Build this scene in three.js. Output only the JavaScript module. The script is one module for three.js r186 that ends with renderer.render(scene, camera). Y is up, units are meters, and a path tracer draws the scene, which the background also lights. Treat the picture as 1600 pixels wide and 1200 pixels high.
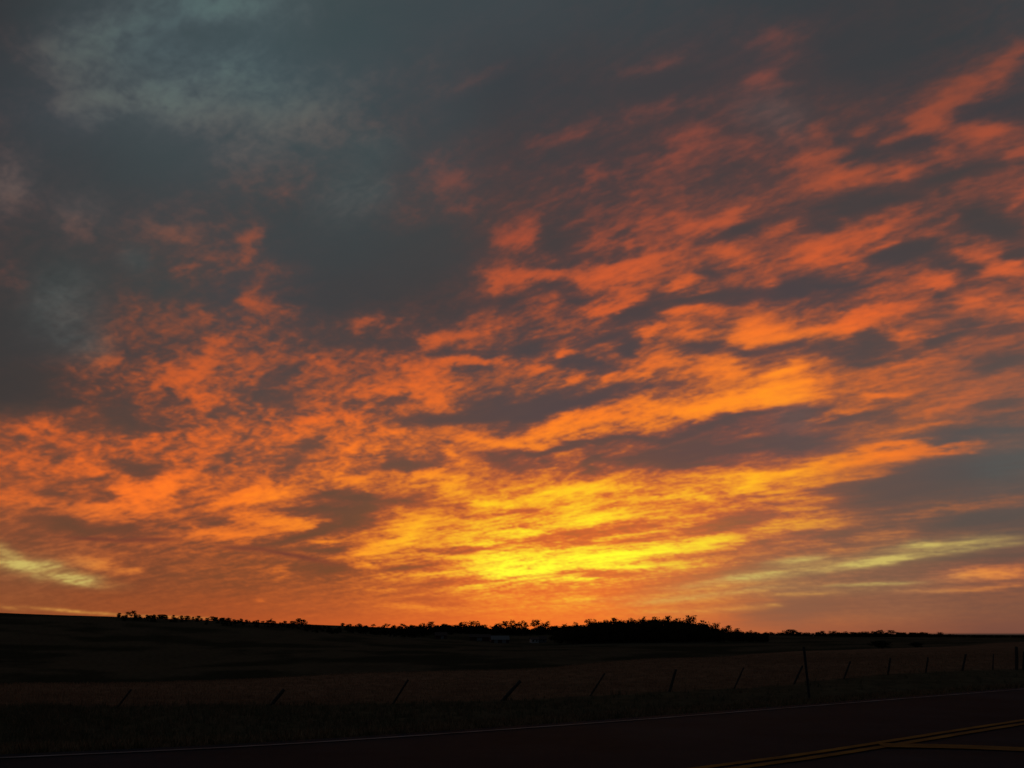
import * as THREE from 'three';
import { mergeGeometries } from 'three/addons/utils/BufferGeometryUtils.js';

// ---------------------------------------------------------------- camera, exposure, sun
const scene = new THREE.Scene();
const renderer = new THREE.WebGLRenderer({ antialias: true });
renderer.toneMapping = THREE.LinearToneMapping;
renderer.toneMappingExposure = 1;
renderer.shadowMap.enabled = true;
const camera = new THREE.PerspectiveCamera(40.995, 4 / 3, 0.1, 20000);
const EYE = 1.4;                                  // seen from a seat in a parked car
camera.position.set(0, EYE, 0);
camera.rotation.order = 'YXZ';
camera.rotation.x = THREE.MathUtils.degToRad(13.658);
scene.add(camera);
// the sun has just set: only its last, wide, dim glow comes from its side
const sun = new THREE.DirectionalLight(new THREE.Color().setRGB(1, 0.42, 0.12), 0.02);
sun.position.set(Math.sin(0.052) * 900, 40, -Math.cos(0.052) * 900);
sun.target.position.set(0, 0, 0);
sun.castShadow = true;
sun.shadow.radius = 20;
sun.shadow.mapSize.set(2048, 2048);
Object.assign(sun.shadow.camera, { left: -120, right: 120, top: 60, bottom: -60, near: 1, far: 1500 });
sun.name = 'afterglow';
scene.add(sun, sun.target);

// ---------------------------------------------------------------- measured data
// Sky, by azimuth (degrees right of the view) and elevation (degrees above the horizon).
const SKY_AZ = [-30, -25, -20, -15, -10, -5, 0, 5, 10, 15, 20, 25, 30], SKY_EL = [0, 1.5, 3, 5, 7, 9.5, 12, 15, 18, 22, 26, 30, 34];
const SKY_SHADE = [
  [[132,66,34],[133,66,34],[142,68,34],[161,74,36],[187,84,38],[215,94,40],[240,106,40],[236,106,43],[196,100,54],[147,90,65],[136,82,60],[116,75,62],[112,74,62]],
  [[121,71,41],[122,70,40],[127,68,39],[138,72,40],[154,79,42],[180,89,43],[218,104,43],[219,108,46],[184,103,57],[137,93,68],[124,85,64],[109,78,64],[105,76,64]],
  [[112,74,46],[112,73,46],[112,68,44],[115,70,44],[121,73,45],[146,84,46],[197,102,46],[203,109,49],[172,106,60],[127,96,71],[112,88,68],[101,80,67],[98,78,67]],
  [[109,71,49],[109,70,49],[107,68,49],[108,70,50],[113,73,50],[135,81,50],[180,96,48],[191,103,49],[170,100,56],[132,90,67],[105,83,70],[92,80,73],[88,80,74]],
  [[109,71,53],[107,70,53],[103,69,54],[104,70,55],[107,73,55],[124,79,54],[159,89,52],[171,94,51],[158,92,56],[128,85,65],[100,80,72],[88,80,76],[84,81,78]],
  [[97,68,56],[102,70,57],[100,70,58],[104,73,61],[107,75,61],[109,76,62],[111,75,63],[110,76,64],[105,76,68],[99,77,72],[96,80,76],[89,81,78],[87,82,79]],
  [[56,54,54],[68,59,56],[82,65,60],[89,70,64],[94,71,64],[94,71,65],[90,71,68],[90,71,69],[90,72,70],[92,74,71],[95,76,70],[95,79,73],[96,80,74]],
  [[57,57,57],[62,59,59],[71,64,63],[76,67,66],[78,66,64],[79,66,65],[79,68,68],[82,68,68],[84,69,68],[86,70,69],[86,71,68],[86,72,69],[85,71,68]],
  [[57,58,59],[60,62,62],[64,66,66],[67,66,68],[65,63,64],[68,62,62],[74,63,63],[78,64,64],[80,66,65],[79,66,67],[75,66,67],[76,66,65],[78,66,64]],
  [[56,58,61],[59,62,64],[62,66,68],[62,67,69],[62,67,69],[64,65,66],[69,62,62],[72,62,62],[74,63,63],[74,63,63],[71,63,63],[72,63,62],[71,63,62]],
  [[54,60,64],[60,68,72],[63,73,76],[61,73,76],[62,72,75],[63,68,71],[64,62,64],[66,61,63],[68,61,62],[69,61,62],[65,61,63],[63,60,63],[62,60,63]],
  [[52,56,59],[58,68,71],[63,76,79],[63,78,82],[62,74,78],[61,69,73],[59,63,67],[61,62,65],[62,61,64],[62,61,64],[59,60,63],[56,60,63],[55,62,66]],
  [[52,56,58],[58,68,71],[63,76,78],[65,79,81],[61,74,77],[61,71,75],[62,70,74],[60,67,71],[57,65,69],[54,62,66],[54,60,64],[54,59,63],[54,62,66]]];
const SKY_LIT = [
  [[190,100,48],[191,100,47],[196,98,44],[205,98,42],[221,103,43],[237,114,44],[250,128,44],[250,131,48],[223,117,53],[183,97,56],[156,88,58],[130,79,60],[126,78,60]],
  [[193,128,66],[196,125,62],[209,113,48],[218,107,43],[232,118,43],[245,145,45],[252,186,49],[252,186,50],[232,159,55],[200,124,64],[177,120,75],[190,118,63],[196,119,60]],
  [[201,146,76],[204,143,72],[221,125,51],[230,115,44],[243,133,42],[253,176,45],[255,243,54],[255,240,52],[240,200,58],[218,150,70],[197,149,88],[235,147,66],[242,144,60]],
  [[229,121,52],[229,123,52],[239,121,45],[244,123,41],[250,142,40],[254,175,41],[255,222,45],[255,223,46],[249,201,49],[235,164,54],[205,128,66],[199,116,62],[193,110,62]],
  [[238,109,42],[240,111,42],[247,116,41],[252,125,39],[254,143,39],[255,166,38],[255,193,38],[255,198,41],[255,192,41],[249,170,43],[217,119,51],[190,102,59],[182,97,61]],
  [[217,98,43],[231,102,41],[241,107,40],[246,113,42],[250,122,41],[252,132,41],[253,140,40],[254,149,39],[255,153,39],[252,150,39],[236,120,45],[205,103,56],[194,98,60]],
  [[150,78,54],[177,85,49],[212,95,43],[224,101,44],[230,105,44],[234,110,44],[238,115,43],[241,121,43],[246,132,42],[251,141,42],[233,114,47],[213,105,56],[206,104,60]],
  [[137,77,59],[150,79,56],[176,85,50],[194,90,49],[197,91,49],[205,94,48],[218,99,47],[224,103,47],[231,113,47],[238,123,46],[225,105,48],[214,101,54],[210,100,56]],
  [[123,78,66],[128,77,63],[139,77,59],[163,81,54],[162,80,55],[175,83,54],[202,89,49],[210,93,49],[215,97,49],[217,97,50],[215,95,50],[209,95,53],[201,94,56]],
  [[105,81,73],[105,83,75],[110,81,72],[126,77,65],[127,76,65],[140,76,61],[164,77,55],[171,80,55],[177,83,55],[185,86,54],[183,85,54],[178,84,57],[174,83,59]],
  [[90,72,70],[93,93,90],[95,100,96],[100,92,88],[105,82,77],[114,75,69],[128,69,60],[133,71,60],[140,73,60],[150,77,60],[151,77,57],[155,77,56],[161,78,56]],
  [[85,70,66],[86,96,94],[88,109,108],[89,108,105],[93,91,88],[98,79,75],[102,69,66],[106,69,64],[112,70,64],[122,71,64],[121,70,59],[121,69,57],[124,71,60]],
  [[84,70,66],[84,97,95],[87,109,107],[89,109,107],[85,91,89],[86,82,80],[89,78,76],[96,75,72],[103,73,69],[111,70,65],[105,67,60],[105,66,57],[120,70,60]]];
const SKY_SHARE = [
  [0.5,0.5,0.5,0.5,0.5,0.5,0.5,0.5,0.5,0.5,0.5,0.5,0.5],
  [0.39,0.39,0.4,0.42,0.46,0.52,0.62,0.59,0.51,0.41,0.39,0.39,0.39],
  [0.31,0.31,0.31,0.34,0.41,0.54,0.73,0.68,0.52,0.33,0.28,0.29,0.28],
  [0.36,0.39,0.48,0.51,0.55,0.61,0.72,0.68,0.57,0.41,0.27,0.21,0.18],
  [0.47,0.49,0.59,0.61,0.64,0.67,0.68,0.65,0.57,0.45,0.3,0.23,0.21],
  [0.48,0.56,0.6,0.6,0.63,0.64,0.6,0.48,0.41,0.39,0.42,0.35,0.35],
  [0.1,0.3,0.56,0.54,0.59,0.58,0.48,0.48,0.5,0.55,0.49,0.48,0.5],
  [0.13,0.22,0.41,0.47,0.46,0.45,0.41,0.5,0.56,0.57,0.5,0.49,0.5],
  [0.19,0.19,0.25,0.42,0.26,0.27,0.44,0.49,0.5,0.46,0.45,0.47,0.48],
  [0.27,0.25,0.24,0.31,0.25,0.25,0.35,0.37,0.38,0.37,0.38,0.41,0.43],
  [0.12,0.33,0.39,0.35,0.27,0.24,0.23,0.25,0.27,0.29,0.24,0.25,0.34],
  [0.06,0.32,0.46,0.43,0.26,0.18,0.15,0.17,0.18,0.19,0.13,0.13,0.16],
  [0.05,0.32,0.43,0.42,0.22,0.12,0.08,0.08,0.08,0.1,0.09,0.1,0.14]];
const SKY_RAGGED = [
  [0.05,0.05,0.05,0.05,0.05,0.05,0.05,0.05,0.05,0.05,0.05,0.05,0.05],
  [0.14,0.14,0.15,0.17,0.23,0.3,0.37,0.35,0.27,0.17,0.13,0.13,0.14],
  [0.22,0.23,0.26,0.29,0.41,0.55,0.69,0.65,0.49,0.29,0.21,0.2,0.2],
  [0.36,0.38,0.48,0.48,0.56,0.66,0.78,0.77,0.67,0.5,0.28,0.22,0.2],
  [0.49,0.51,0.61,0.6,0.65,0.72,0.81,0.81,0.74,0.59,0.33,0.24,0.22],
  [0.53,0.59,0.64,0.61,0.61,0.61,0.6,0.57,0.5,0.41,0.31,0.28,0.27],
  [0.3,0.43,0.61,0.6,0.6,0.59,0.58,0.54,0.5,0.46,0.39,0.35,0.35],
  [0.27,0.34,0.48,0.53,0.52,0.54,0.57,0.55,0.52,0.5,0.45,0.44,0.45],
  [0.25,0.27,0.32,0.41,0.37,0.41,0.52,0.51,0.5,0.5,0.5,0.49,0.49],
  [0.25,0.25,0.28,0.33,0.31,0.34,0.41,0.43,0.45,0.46,0.46,0.45,0.44],
  [0.26,0.26,0.26,0.28,0.29,0.31,0.33,0.35,0.37,0.4,0.37,0.36,0.4],
  [0.22,0.25,0.26,0.26,0.27,0.28,0.29,0.29,0.3,0.32,0.29,0.29,0.31],
  [0.22,0.25,0.26,0.26,0.24,0.24,0.25,0.25,0.25,0.25,0.25,0.26,0.3]];
// Cloud streaks: from azimuth, elevation to azimuth, elevation, half thickness (all degrees), how much more (or less) lit.
const STREAKS = [
  [-29.43,30.58,-25.87,30.8,0.724,-0.3],
  [-26.97,29.05,-22.44,30.72,0.838,0.5],
  [-18.31,32.48,-16.08,32.54,0.672,0.5],
  [-22.34,29.81,-15.64,31.76,0.678,-0.4],
  [-25.36,26.59,-20.02,27.66,0.685,0.5],
  [-20.01,27.5,-17.81,26.84,0.958,0.3],
  [-17.64,29.12,-15.48,29.71,0.634,0.35],
  [-28.99,27.39,-27.41,27.43,0.743,-0.3],
  [-22.82,24.65,-18.41,25.45,1.284,-0.5],
  [-26.87,25.68,-25.11,24.43,0.926,-0.3],
  [-28.4,22.87,-27.69,22.06,0.77,0.4],
  [-12.73,27.73,-10.84,27.56,0.823,0.3],
  [-4.34,29.58,-0.4,30.8,0.459,0.4],
  [-7.79,27.77,-4.7,28.41,0.499,0.25],
  [-3.91,27.93,0.0,28.99,1.0,-0.4],
  [-5.4,25.35,-4.64,25.72,0.409,0.5],
  [-4.62,24.52,-3.09,25.07,0.48,0.5],
  [-15.61,31.29,-6.39,32.57,0.947,-0.25],
  [-12.22,25.28,-6.19,26.0,0.742,-0.2],
  [7.11,30.51,10.44,31.02,0.322,0.35],
  [8.86,30.5,10.44,30.93,0.225,0.35],
  [14.09,31.15,15.61,31.29,0.376,0.4],
  [1.17,26.8,4.69,27.74,0.337,0.5],
  [7.8,28.1,11.64,28.42,0.329,0.35],
  [14.69,29.0,15.45,29.24,0.32,0.6],
  [10.02,26.29,11.92,26.64,0.467,0.55],
  [10.64,25.99,11.62,26.08,0.334,0.3],
  [4.63,25.03,5.4,25.35,0.376,0.45],
  [8.82,25.01,11.11,25.54,0.337,0.35],
  [12.98,25.72,14.12,26.11,0.331,0.45],
  [1.55,25.95,6.21,26.67,0.475,-0.3],
  [3.94,29.26,11.7,29.46,0.655,-0.3],
  [15.58,30.98,17.82,31.15,0.56,0.4],
  [15.5,29.87,18.43,29.81,0.315,0.25],
  [14.95,29.05,15.92,29.1,0.32,0.5],
  [17.73,30.06,22.05,30.32,0.926,-0.3],
  [24.06,26.83,27.74,27.51,0.486,0.85],
  [27.82,28.1,29.13,28.41,0.294,0.8],
  [23.66,26.27,24.91,25.57,0.435,0.7],
  [21.85,25.13,23.96,25.9,0.378,0.85],
  [25.84,25.09,27.74,25.03,0.429,0.95],
  [20.48,26.22,21.38,26.25,0.318,0.5],
  [17.77,26.35,18.51,26.58,0.258,0.5],
  [15.95,26.34,16.71,26.39,0.261,0.4],
  [16.93,24.81,19.08,25.04,0.457,0.85],
  [17.73,23.72,20.35,23.72,0.393,0.85],
  [21.72,23.75,23.41,23.91,0.288,0.75],
  [24.43,24.32,25.11,24.33,0.251,0.5],
  [27.86,23.45,28.48,23.48,0.367,0.7],
  [22.87,25.13,24.2,25.07,0.44,-0.7],
  [25.68,26.53,27.59,26.31,0.425,-0.6],
  [19.75,24.78,22.16,24.76,0.385,-0.5],
  [21.98,22.99,27.17,22.94,0.316,-0.6],
  [28.26,26.63,28.71,25.3,0.6,-0.5],
  [19.07,28.92,23.31,29.17,0.681,-0.4],
  [-24.69,20.63,-23.72,20.61,0.449,0.4],
  [-27.8,17.9,-27.1,17.04,0.474,0.35],
  [-27.46,21.46,-26.85,21.51,0.312,0.4],
  [-20.42,20.73,-17.71,21.21,0.398,0.5],
  [-19.72,20.48,-18.68,20.26,0.333,0.5],
  [-19.58,18.81,-18.75,19.07,0.268,0.8],
  [-18.28,19.63,-16.53,19.46,0.27,0.5],
  [-15.85,19.69,-15.16,19.93,0.306,0.8],
  [-15.8,20.71,-14.99,20.94,0.305,0.7],
  [-17.72,16.79,-17.03,16.68,0.272,0.6],
  [-15.36,17.44,-14.64,17.63,0.275,0.8],
  [-21.73,16.67,-21.06,16.87,0.265,0.3],
  [-22.56,15.24,-21.91,15.44,0.264,0.3],
  [-17.45,15.45,-16.41,15.19,0.341,0.7],
  [-17.24,14.95,-17.11,14.1,0.273,0.6],
  [-22.1,13.86,-21.16,14.11,0.299,0.8],
  [-20.09,13.02,-16.82,13.78,0.406,1.0],
  [-19.51,13.85,-18.84,14.04,0.27,0.4],
  [-27.51,15.37,-25.52,13.67,1.438,-0.5],
  [-25.11,18.62,-20.92,18.83,0.815,-0.35],
  [-17.09,17.53,-15.39,18.19,0.682,-0.3],
  [-12.67,20.3,-3.79,21.07,1.565,-0.8],
  [-11.82,17.93,-5.98,18.55,1.051,-0.5],
  [-14.42,19.47,-12.98,19.41,0.343,0.5],
  [-15.26,20.52,-14.44,20.75,0.306,0.7],
  [-14.31,17.76,-12.71,17.7,0.484,0.6],
  [-14.02,17.0,-13.11,17.23,0.346,0.4],
  [-12.21,18.49,-10.96,18.78,0.208,0.4],
  [-7.6,22.68,-5.71,22.58,0.415,0.45],
  [-3.83,23.33,-2.3,23.54,0.346,0.6],
  [-13.57,23.07,-12.82,23.27,0.27,0.3],
  [-2.64,19.68,-1.51,20.05,0.212,0.4],
  [-1.17,21.84,0.41,22.13,0.559,0.7],
  [-1.16,19.21,0.41,19.49,0.566,0.9],
  [-9.22,16.49,-7.97,17.17,0.317,0.7],
  [-7.33,16.79,-6.76,16.92,0.212,0.4],
  [-5.18,15.91,-3.71,16.3,0.32,0.9],
  [-3.34,16.24,-1.12,16.69,0.32,0.6],
  [-7.35,14.97,-5.88,14.48,0.496,0.5],
  [-4.42,14.51,-0.74,15.08,0.428,1.03],
  [-5.5,13.67,-3.67,13.99,0.356,0.9],
  [-12.03,14.94,-10.58,14.49,0.28,0.5],
  [-4.04,13.98,-0.74,14.55,0.25,-0.9],
  [-13.38,13.82,-12.33,14.05,0.278,-0.6],
  [-4.8,15.21,-0.37,15.62,0.214,-0.7],
  [-3.73,17.54,-0.37,17.93,0.355,-0.4],
  [-11.0,15.87,-5.92,16.07,0.317,-0.5],
  [0.76,21.74,1.53,22.68,0.524,1.0],
  [6.02,19.95,9.58,20.67,0.454,1.0],
  [4.14,19.48,6.77,20.1,0.351,0.7],
  [0.0,19.7,3.77,19.73,0.353,0.7],
  [5.62,19.09,7.5,19.55,0.351,0.4],
  [10.18,21.85,13.17,22.66,0.308,1.0],
  [7.59,22.33,9.47,22.41,0.31,0.5],
  [4.92,21.22,7.56,21.29,0.279,0.5],
  [9.31,18.76,10.8,19.21,0.279,0.9],
  [12.34,20.84,14.1,20.19,0.48,0.7],
  [4.85,17.52,6.71,17.99,0.283,1.0],
  [5.6,18.21,7.84,18.66,0.317,0.6],
  [8.16,17.24,11.08,17.45,0.245,0.9],
  [7.39,16.2,8.13,16.53,0.212,0.9],
  [13.13,15.75,14.58,16.35,0.415,1.06],
  [9.22,16.31,11.03,16.4,0.281,0.6],
  [2.95,15.07,3.51,15.59,0.285,0.9],
  [0.74,14.37,1.84,14.72,0.285,0.6],
  [7.34,14.61,10.24,14.86,0.353,0.7],
  [10.92,14.12,12.34,14.23,0.42,1.03],
  [13.71,13.56,15.8,13.85,0.242,1.0],
  [3.02,13.87,3.59,13.97,0.214,0.7],
  [7.03,13.86,7.6,13.95,0.212,0.8],
  [5.22,13.91,5.79,14.0,0.213,0.8],
  [1.91,22.5,3.79,21.42,0.489,-0.6],
  [6.32,17.3,7.43,17.44,0.424,-1.1],
  [7.45,17.97,13.99,18.3,0.314,-1.0],
  [5.66,20.49,7.54,20.77,0.245,-0.6],
  [10.75,19.48,11.61,19.58,0.312,-0.8],
  [12.37,21.52,13.85,21.92,0.307,-0.8],
  [6.28,15.89,7.0,15.33,0.354,-0.9],
  [2.21,14.72,5.15,14.49,0.285,-0.9],
  [0.0,15.8,1.86,16.15,0.285,-0.8],
  [3.7,15.77,5.92,16.14,0.249,-0.7],
  [9.91,15.57,13.79,15.02,0.349,-0.8],
  [2.25,18.98,3.76,19.14,0.247,-0.6],
  [3.54,18.18,4.32,18.31,0.283,-0.7],
  [-0.11,17.84,0.86,18.02,0.355,-0.6],
  [1.89,20.22,3.78,20.37,0.281,-0.5],
  [16.57,19.97,19.02,20.22,0.436,1.0],
  [19.73,20.64,21.48,21.25,0.296,0.7],
  [17.57,19.36,19.65,19.65,0.268,0.6],
  [20.67,19.7,21.7,20.07,0.23,0.5],
  [15.2,21.55,16.04,21.62,0.304,0.6],
  [14.49,18.7,15.32,18.79,0.308,0.6],
  [18.35,16.22,22.06,16.86,0.401,1.06],
  [18.65,15.69,19.36,16.13,0.303,0.4],
  [14.54,15.84,18.01,16.08,0.342,1.0],
  [21.26,15.27,22.25,15.51,0.298,0.8],
  [14.42,13.76,15.29,13.95,0.207,1.03],
  [15.27,14.36,15.72,14.42,0.172,0.7],
  [24.85,19.14,26.41,19.08,0.255,0.6],
  [26.02,18.33,27.83,18.15,0.253,0.9],
  [23.14,18.0,24.41,17.9,0.195,0.8],
  [24.55,16.24,26.11,16.37,0.322,0.7],
  [26.33,15.53,27.55,15.69,0.254,0.6],
  [21.1,13.44,23.69,13.87,0.297,0.5],
  [27.58,21.13,28.21,21.33,0.248,0.7],
  [23.33,20.43,24.09,20.47,0.29,0.5],
  [17.8,22.37,22.58,22.25,0.426,-0.9],
  [25.94,20.44,27.75,19.98,0.378,-1.1],
  [25.55,21.24,26.2,21.27,0.253,-0.8],
  [17.04,21.62,18.06,21.17,0.334,-0.6],
  [15.03,18.05,17.51,18.52,0.409,-1.0],
  [20.97,19.33,23.63,19.65,0.36,-1.0],
  [23.54,18.83,25.41,18.41,0.258,-0.8],
  [26.38,18.82,27.91,18.84,0.221,-0.9],
  [17.82,18.15,19.87,18.28,0.235,-0.7],
  [23.73,17.49,24.34,17.25,0.26,-0.7],
  [19.6,15.09,21.25,15.11,0.301,-0.9],
  [22.53,14.98,24.43,15.1,0.295,-0.8],
  [17.58,14.92,19.58,14.76,0.304,-0.9],
  [18.52,14.0,21.14,13.94,0.269,-0.7],
  [25.17,13.22,27.28,13.31,0.32,-0.9],
  [25.65,14.96,27.48,15.06,0.319,-0.5],
  [14.5,15.15,16.56,15.0,0.206,-0.6],
  [-26.89,9.82,-23.96,10.38,0.385,0.7],
  [-20.76,9.45,-19.55,10.36,0.334,0.6],
  [-17.91,10.29,-16.94,10.69,0.272,0.5],
  [-17.74,12.52,-16.7,12.07,0.307,0.6],
  [-16.03,12.04,-15.34,12.22,0.275,0.5],
  [-22.8,8.11,-22.25,8.26,0.229,0.5],
  [-20.9,7.45,-19.91,6.99,0.529,0.7],
  [-19.61,7.17,-17.43,8.28,0.402,0.9],
  [-22.33,6.07,-19.89,6.66,0.393,0.8],
  [-18.7,7.14,-17.96,7.32,0.301,0.7],
  [-24.97,8.36,-22.82,8.0,0.388,0.3],
  [-26.57,6.82,-23.87,6.32,0.382,0.4],
  [-15.69,6.99,-14.04,7.39,0.273,0.9],
  [-17.21,5.26,-13.9,5.0,0.336,0.9],
  [-15.29,5.99,-13.97,6.19,0.204,0.7],
  [-23.01,3.62,-20.86,3.35,0.192,0.9],
  [-20.83,3.03,-19.76,3.21,0.129,0.8],
  [-22.75,10.64,-18.94,10.91,0.366,-0.9],
  [-19.41,12.74,-19.15,11.57,0.337,-0.7],
  [-21.73,11.28,-20.76,11.56,0.399,-0.7],
  [-20.99,8.44,-19.37,8.19,0.432,-1.0],
  [-22.65,7.85,-21.88,7.89,0.196,-0.8],
  [-24.96,8.96,-24.51,9.09,0.193,-0.7],
  [-24.28,8.52,-23.9,8.63,0.162,-0.7],
  [-23.76,8.54,-23.21,8.69,0.227,-0.7],
  [-26.18,9.19,-25.73,9.32,0.192,-0.5],
  [-16.79,8.41,-16.11,8.58,0.272,-0.6],
  [-15.42,9.17,-14.9,9.3,0.206,-0.6],
  [-17.93,7.2,-17.43,7.32,0.202,-0.8],
  [-24.12,6.91,-23.74,7.01,0.161,-0.6],
  [-22.08,6.73,-21.18,7.1,0.196,-0.5],
  [-24.7,5.64,-22.56,5.25,0.256,-0.7],
  [-23.16,5.22,-19.45,5.19,0.293,-0.6],
  [-19.17,5.7,-17.55,5.41,0.199,-0.5],
  [-16.94,5.94,-14.61,5.66,0.169,-0.5],
  [-16.65,11.39,-15.33,11.81,0.274,-0.6],
  [-27.09,11.56,-25.35,12.06,0.96,-0.8],
  [-24.46,11.41,-23.69,11.64,0.326,-0.5],
  [-12.88,11.23,-10.45,11.51,0.419,0.8],
  [-9.76,11.88,-8.68,11.56,0.352,0.7],
  [-8.01,13.0,-4.39,13.26,0.319,0.7],
  [-4.44,12.65,-3.59,12.82,0.32,0.7],
  [-7.23,10.9,-5.8,11.1,0.283,0.6],
  [-9.34,9.89,-8.61,10.05,0.281,0.6],
  [-9.66,9.18,-8.94,9.34,0.28,0.5],
  [-3.61,9.9,-2.89,9.55,0.177,0.9],
  [-2.9,10.61,-0.36,10.45,0.249,0.9],
  [-14.02,7.04,-12.35,7.61,0.275,0.8],
  [-9.61,8.38,-8.21,8.41,0.245,0.6],
  [-5.38,8.46,-3.59,8.66,0.247,0.9],
  [-3.94,7.77,-2.87,7.95,0.317,1.03],
  [-2.14,7.08,0.0,6.91,0.211,0.87],
  [-6.37,5.82,-4.97,6.01,0.349,0.85],
  [-7.39,4.76,-5.65,5.13,0.208,0.85],
  [-8.76,4.16,-7.03,4.42,0.172,0.82],
  [-9.08,3.61,-7.7,3.56,0.137,1.0],
  [-3.54,4.8,-0.71,4.87,0.139,0.85],
  [-3.88,4.1,0.0,3.94,0.173,0.85],
  [-1.41,3.24,0.0,3.42,0.207,0.9],
  [-13.61,5.86,-11.23,5.74,0.239,0.9],
  [-10.9,5.92,-9.52,6.05,0.104,0.7],
  [-13.91,5.17,-12.89,5.02,0.204,0.5],
  [-11.19,4.78,-9.48,4.88,0.103,0.8],
  [-5.45,11.64,0.0,12.05,0.321,-1.1],
  [-1.46,12.51,0.0,12.66,0.285,-0.6],
  [-1.44,9.56,0.0,9.38,0.426,-1.0],
  [-7.88,8.94,-4.32,9.36,0.247,-0.9],
  [-6.84,9.42,-6.1,9.58,0.282,-0.5],
  [-11.3,7.29,-5.35,7.23,0.279,-1.1],
  [-12.63,6.4,-7.1,6.68,0.277,-1.0],
  [-10.54,5.58,-7.44,6.33,0.346,-1.1],
  [-13.88,4.73,-10.52,5.24,0.205,-1.0],
  [-11.51,4.43,-9.11,4.47,0.171,-0.8],
  [-11.47,3.52,-8.39,3.38,0.307,-0.7],
  [-14.36,12.9,-11.91,12.67,0.417,-0.8],
  [-9.42,12.42,-5.84,12.7,0.212,-0.6],
  [-13.17,10.18,-10.75,10.27,0.174,-0.6],
  [-12.76,8.81,-11.42,9.72,0.416,-0.5],
  [-4.93,4.37,-0.35,4.53,0.139,-1.0],
  [-7.01,3.46,-3.87,3.51,0.103,-0.8],
  [-3.56,6.37,-0.36,6.31,0.175,-0.4],
  [-4.28,6.89,-2.14,6.83,0.088,-0.5],
  [-3.8,10.21,-3.43,10.29,0.142,-0.6],
  [-9.15,8.52,-8.69,8.62,0.175,-0.4],
  [0.0,10.45,3.64,11.49,0.32,1.0],
  [2.18,11.69,10.82,12.02,0.496,1.03],
  [10.12,12.05,14.35,12.73,0.349,1.09],
  [0.0,7.08,5.72,8.1,0.247,0.85],
  [12.36,7.78,14.1,8.42,0.275,1.0],
  [2.84,6.02,6.03,6.34,0.21,0.87],
  [0.0,5.33,2.13,5.32,0.14,0.85],
  [0.0,3.94,7.03,4.15,0.312,0.94],
  [5.63,4.16,10.84,4.72,0.241,0.92],
  [10.51,4.9,12.22,5.11,0.239,0.9],
  [0.0,3.24,2.46,3.41,0.173,0.92],
  [2.46,2.9,4.56,2.99,0.103,0.85],
  [3.52,3.58,9.08,3.65,0.103,0.8],
  [8.87,7.17,10.95,7.13,0.174,0.64],
  [0.0,11.87,4.38,12.73,0.463,-1.1],
  [2.19,12.4,8.74,13.33,0.284,-0.8],
  [0.0,9.81,3.62,10.25,0.178,-1.1],
  [2.89,10.19,9.0,10.67,0.177,-1.0],
  [9.0,10.67,14.29,11.69,0.314,-1.1],
  [7.19,9.66,14.2,10.14,0.384,-1.1],
  [5.4,9.34,12.08,9.0,0.245,-0.7],
  [4.31,8.65,5.22,9.52,0.247,-1.0],
  [0.0,9.03,2.16,9.2,0.213,-0.6],
  [1.93,9.33,2.4,9.42,0.177,-0.7],
  [0.0,6.48,1.78,6.55,0.141,-0.9],
  [4.63,6.88,6.23,6.97,0.14,-1.0],
  [5.17,7.37,5.54,7.44,0.14,-0.6],
  [7.48,7.55,8.88,7.52,0.21,-0.6],
  [0.0,4.8,3.54,5.42,0.14,-1.0],
  [2.84,5.43,6.02,5.58,0.14,-1.0],
  [6.01,5.54,8.12,5.86,0.139,-0.6],
  [9.84,5.42,13.62,6.03,0.24,-1.0],
  [3.54,4.8,8.1,5.1,0.139,-0.5],
  [8.84,6.48,10.58,6.62,0.139,-0.3],
  [2.46,3.24,5.61,3.3,0.069,-0.6],
  [2.81,3.0,7.34,3.18,0.086,-0.7],
  [0.53,5.78,0.9,5.85,0.14,-0.8],
  [12.88,4.79,13.89,4.9,0.102,-0.6],
  [9.1,4.06,13.87,4.5,0.136,-0.3],
  [14.09,8.24,19.77,9.11,0.271,1.09],
  [19.45,9.19,21.37,9.25,0.233,1.0],
  [21.38,9.34,24.46,9.27,0.163,1.0],
  [14.34,12.55,17.43,12.88,0.412,1.03],
  [16.28,10.89,19.32,11.56,0.17,0.7],
  [19.04,12.26,21.03,12.61,0.168,0.8],
  [19.85,10.18,23.98,10.55,0.165,0.5],
  [22.2,11.51,25.32,11.74,0.294,0.4],
  [14.04,7.39,20.66,8.29,0.202,0.6],
  [14.69,7.02,18.32,7.16,0.203,0.5],
  [13.94,5.61,17.9,5.84,0.269,0.8],
  [13.99,6.53,17.3,6.5,0.169,0.5],
  [18.48,4.95,21.01,5.07,0.23,0.6],
  [20.77,5.87,23.56,6.17,0.162,0.4],
  [22.95,6.2,26.53,6.44,0.191,0.5],
  [16.82,4.27,20.34,4.51,0.099,0.4],
  [22.63,2.77,26.15,2.85,0.188,1.06],
  [23.27,3.14,26.18,3.22,0.219,0.4],
  [20.75,2.07,23.76,2.15,0.079,0.8],
  [23.76,2.15,26.09,2.32,0.078,0.6],
  [19.97,7.66,26.74,8.39,0.584,-1.0],
  [17.33,6.93,22.11,7.06,0.331,-0.7],
  [15.06,7.52,18.36,7.56,0.237,-0.5],
  [22.37,9.84,26.9,9.91,0.291,-0.8],
  [14.93,10.97,17.65,11.33,0.342,-0.7],
  [25.28,11.41,27.07,11.41,0.224,-0.5],
  [21.97,5.43,26.45,5.72,0.287,-0.6],
  [14.18,9.79,17.22,9.99,0.308,-0.8],
  [17.63,10.99,20.26,11.16,0.27,-0.5],
  [13.9,5.0,18.82,5.21,0.201,-0.5],
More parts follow.
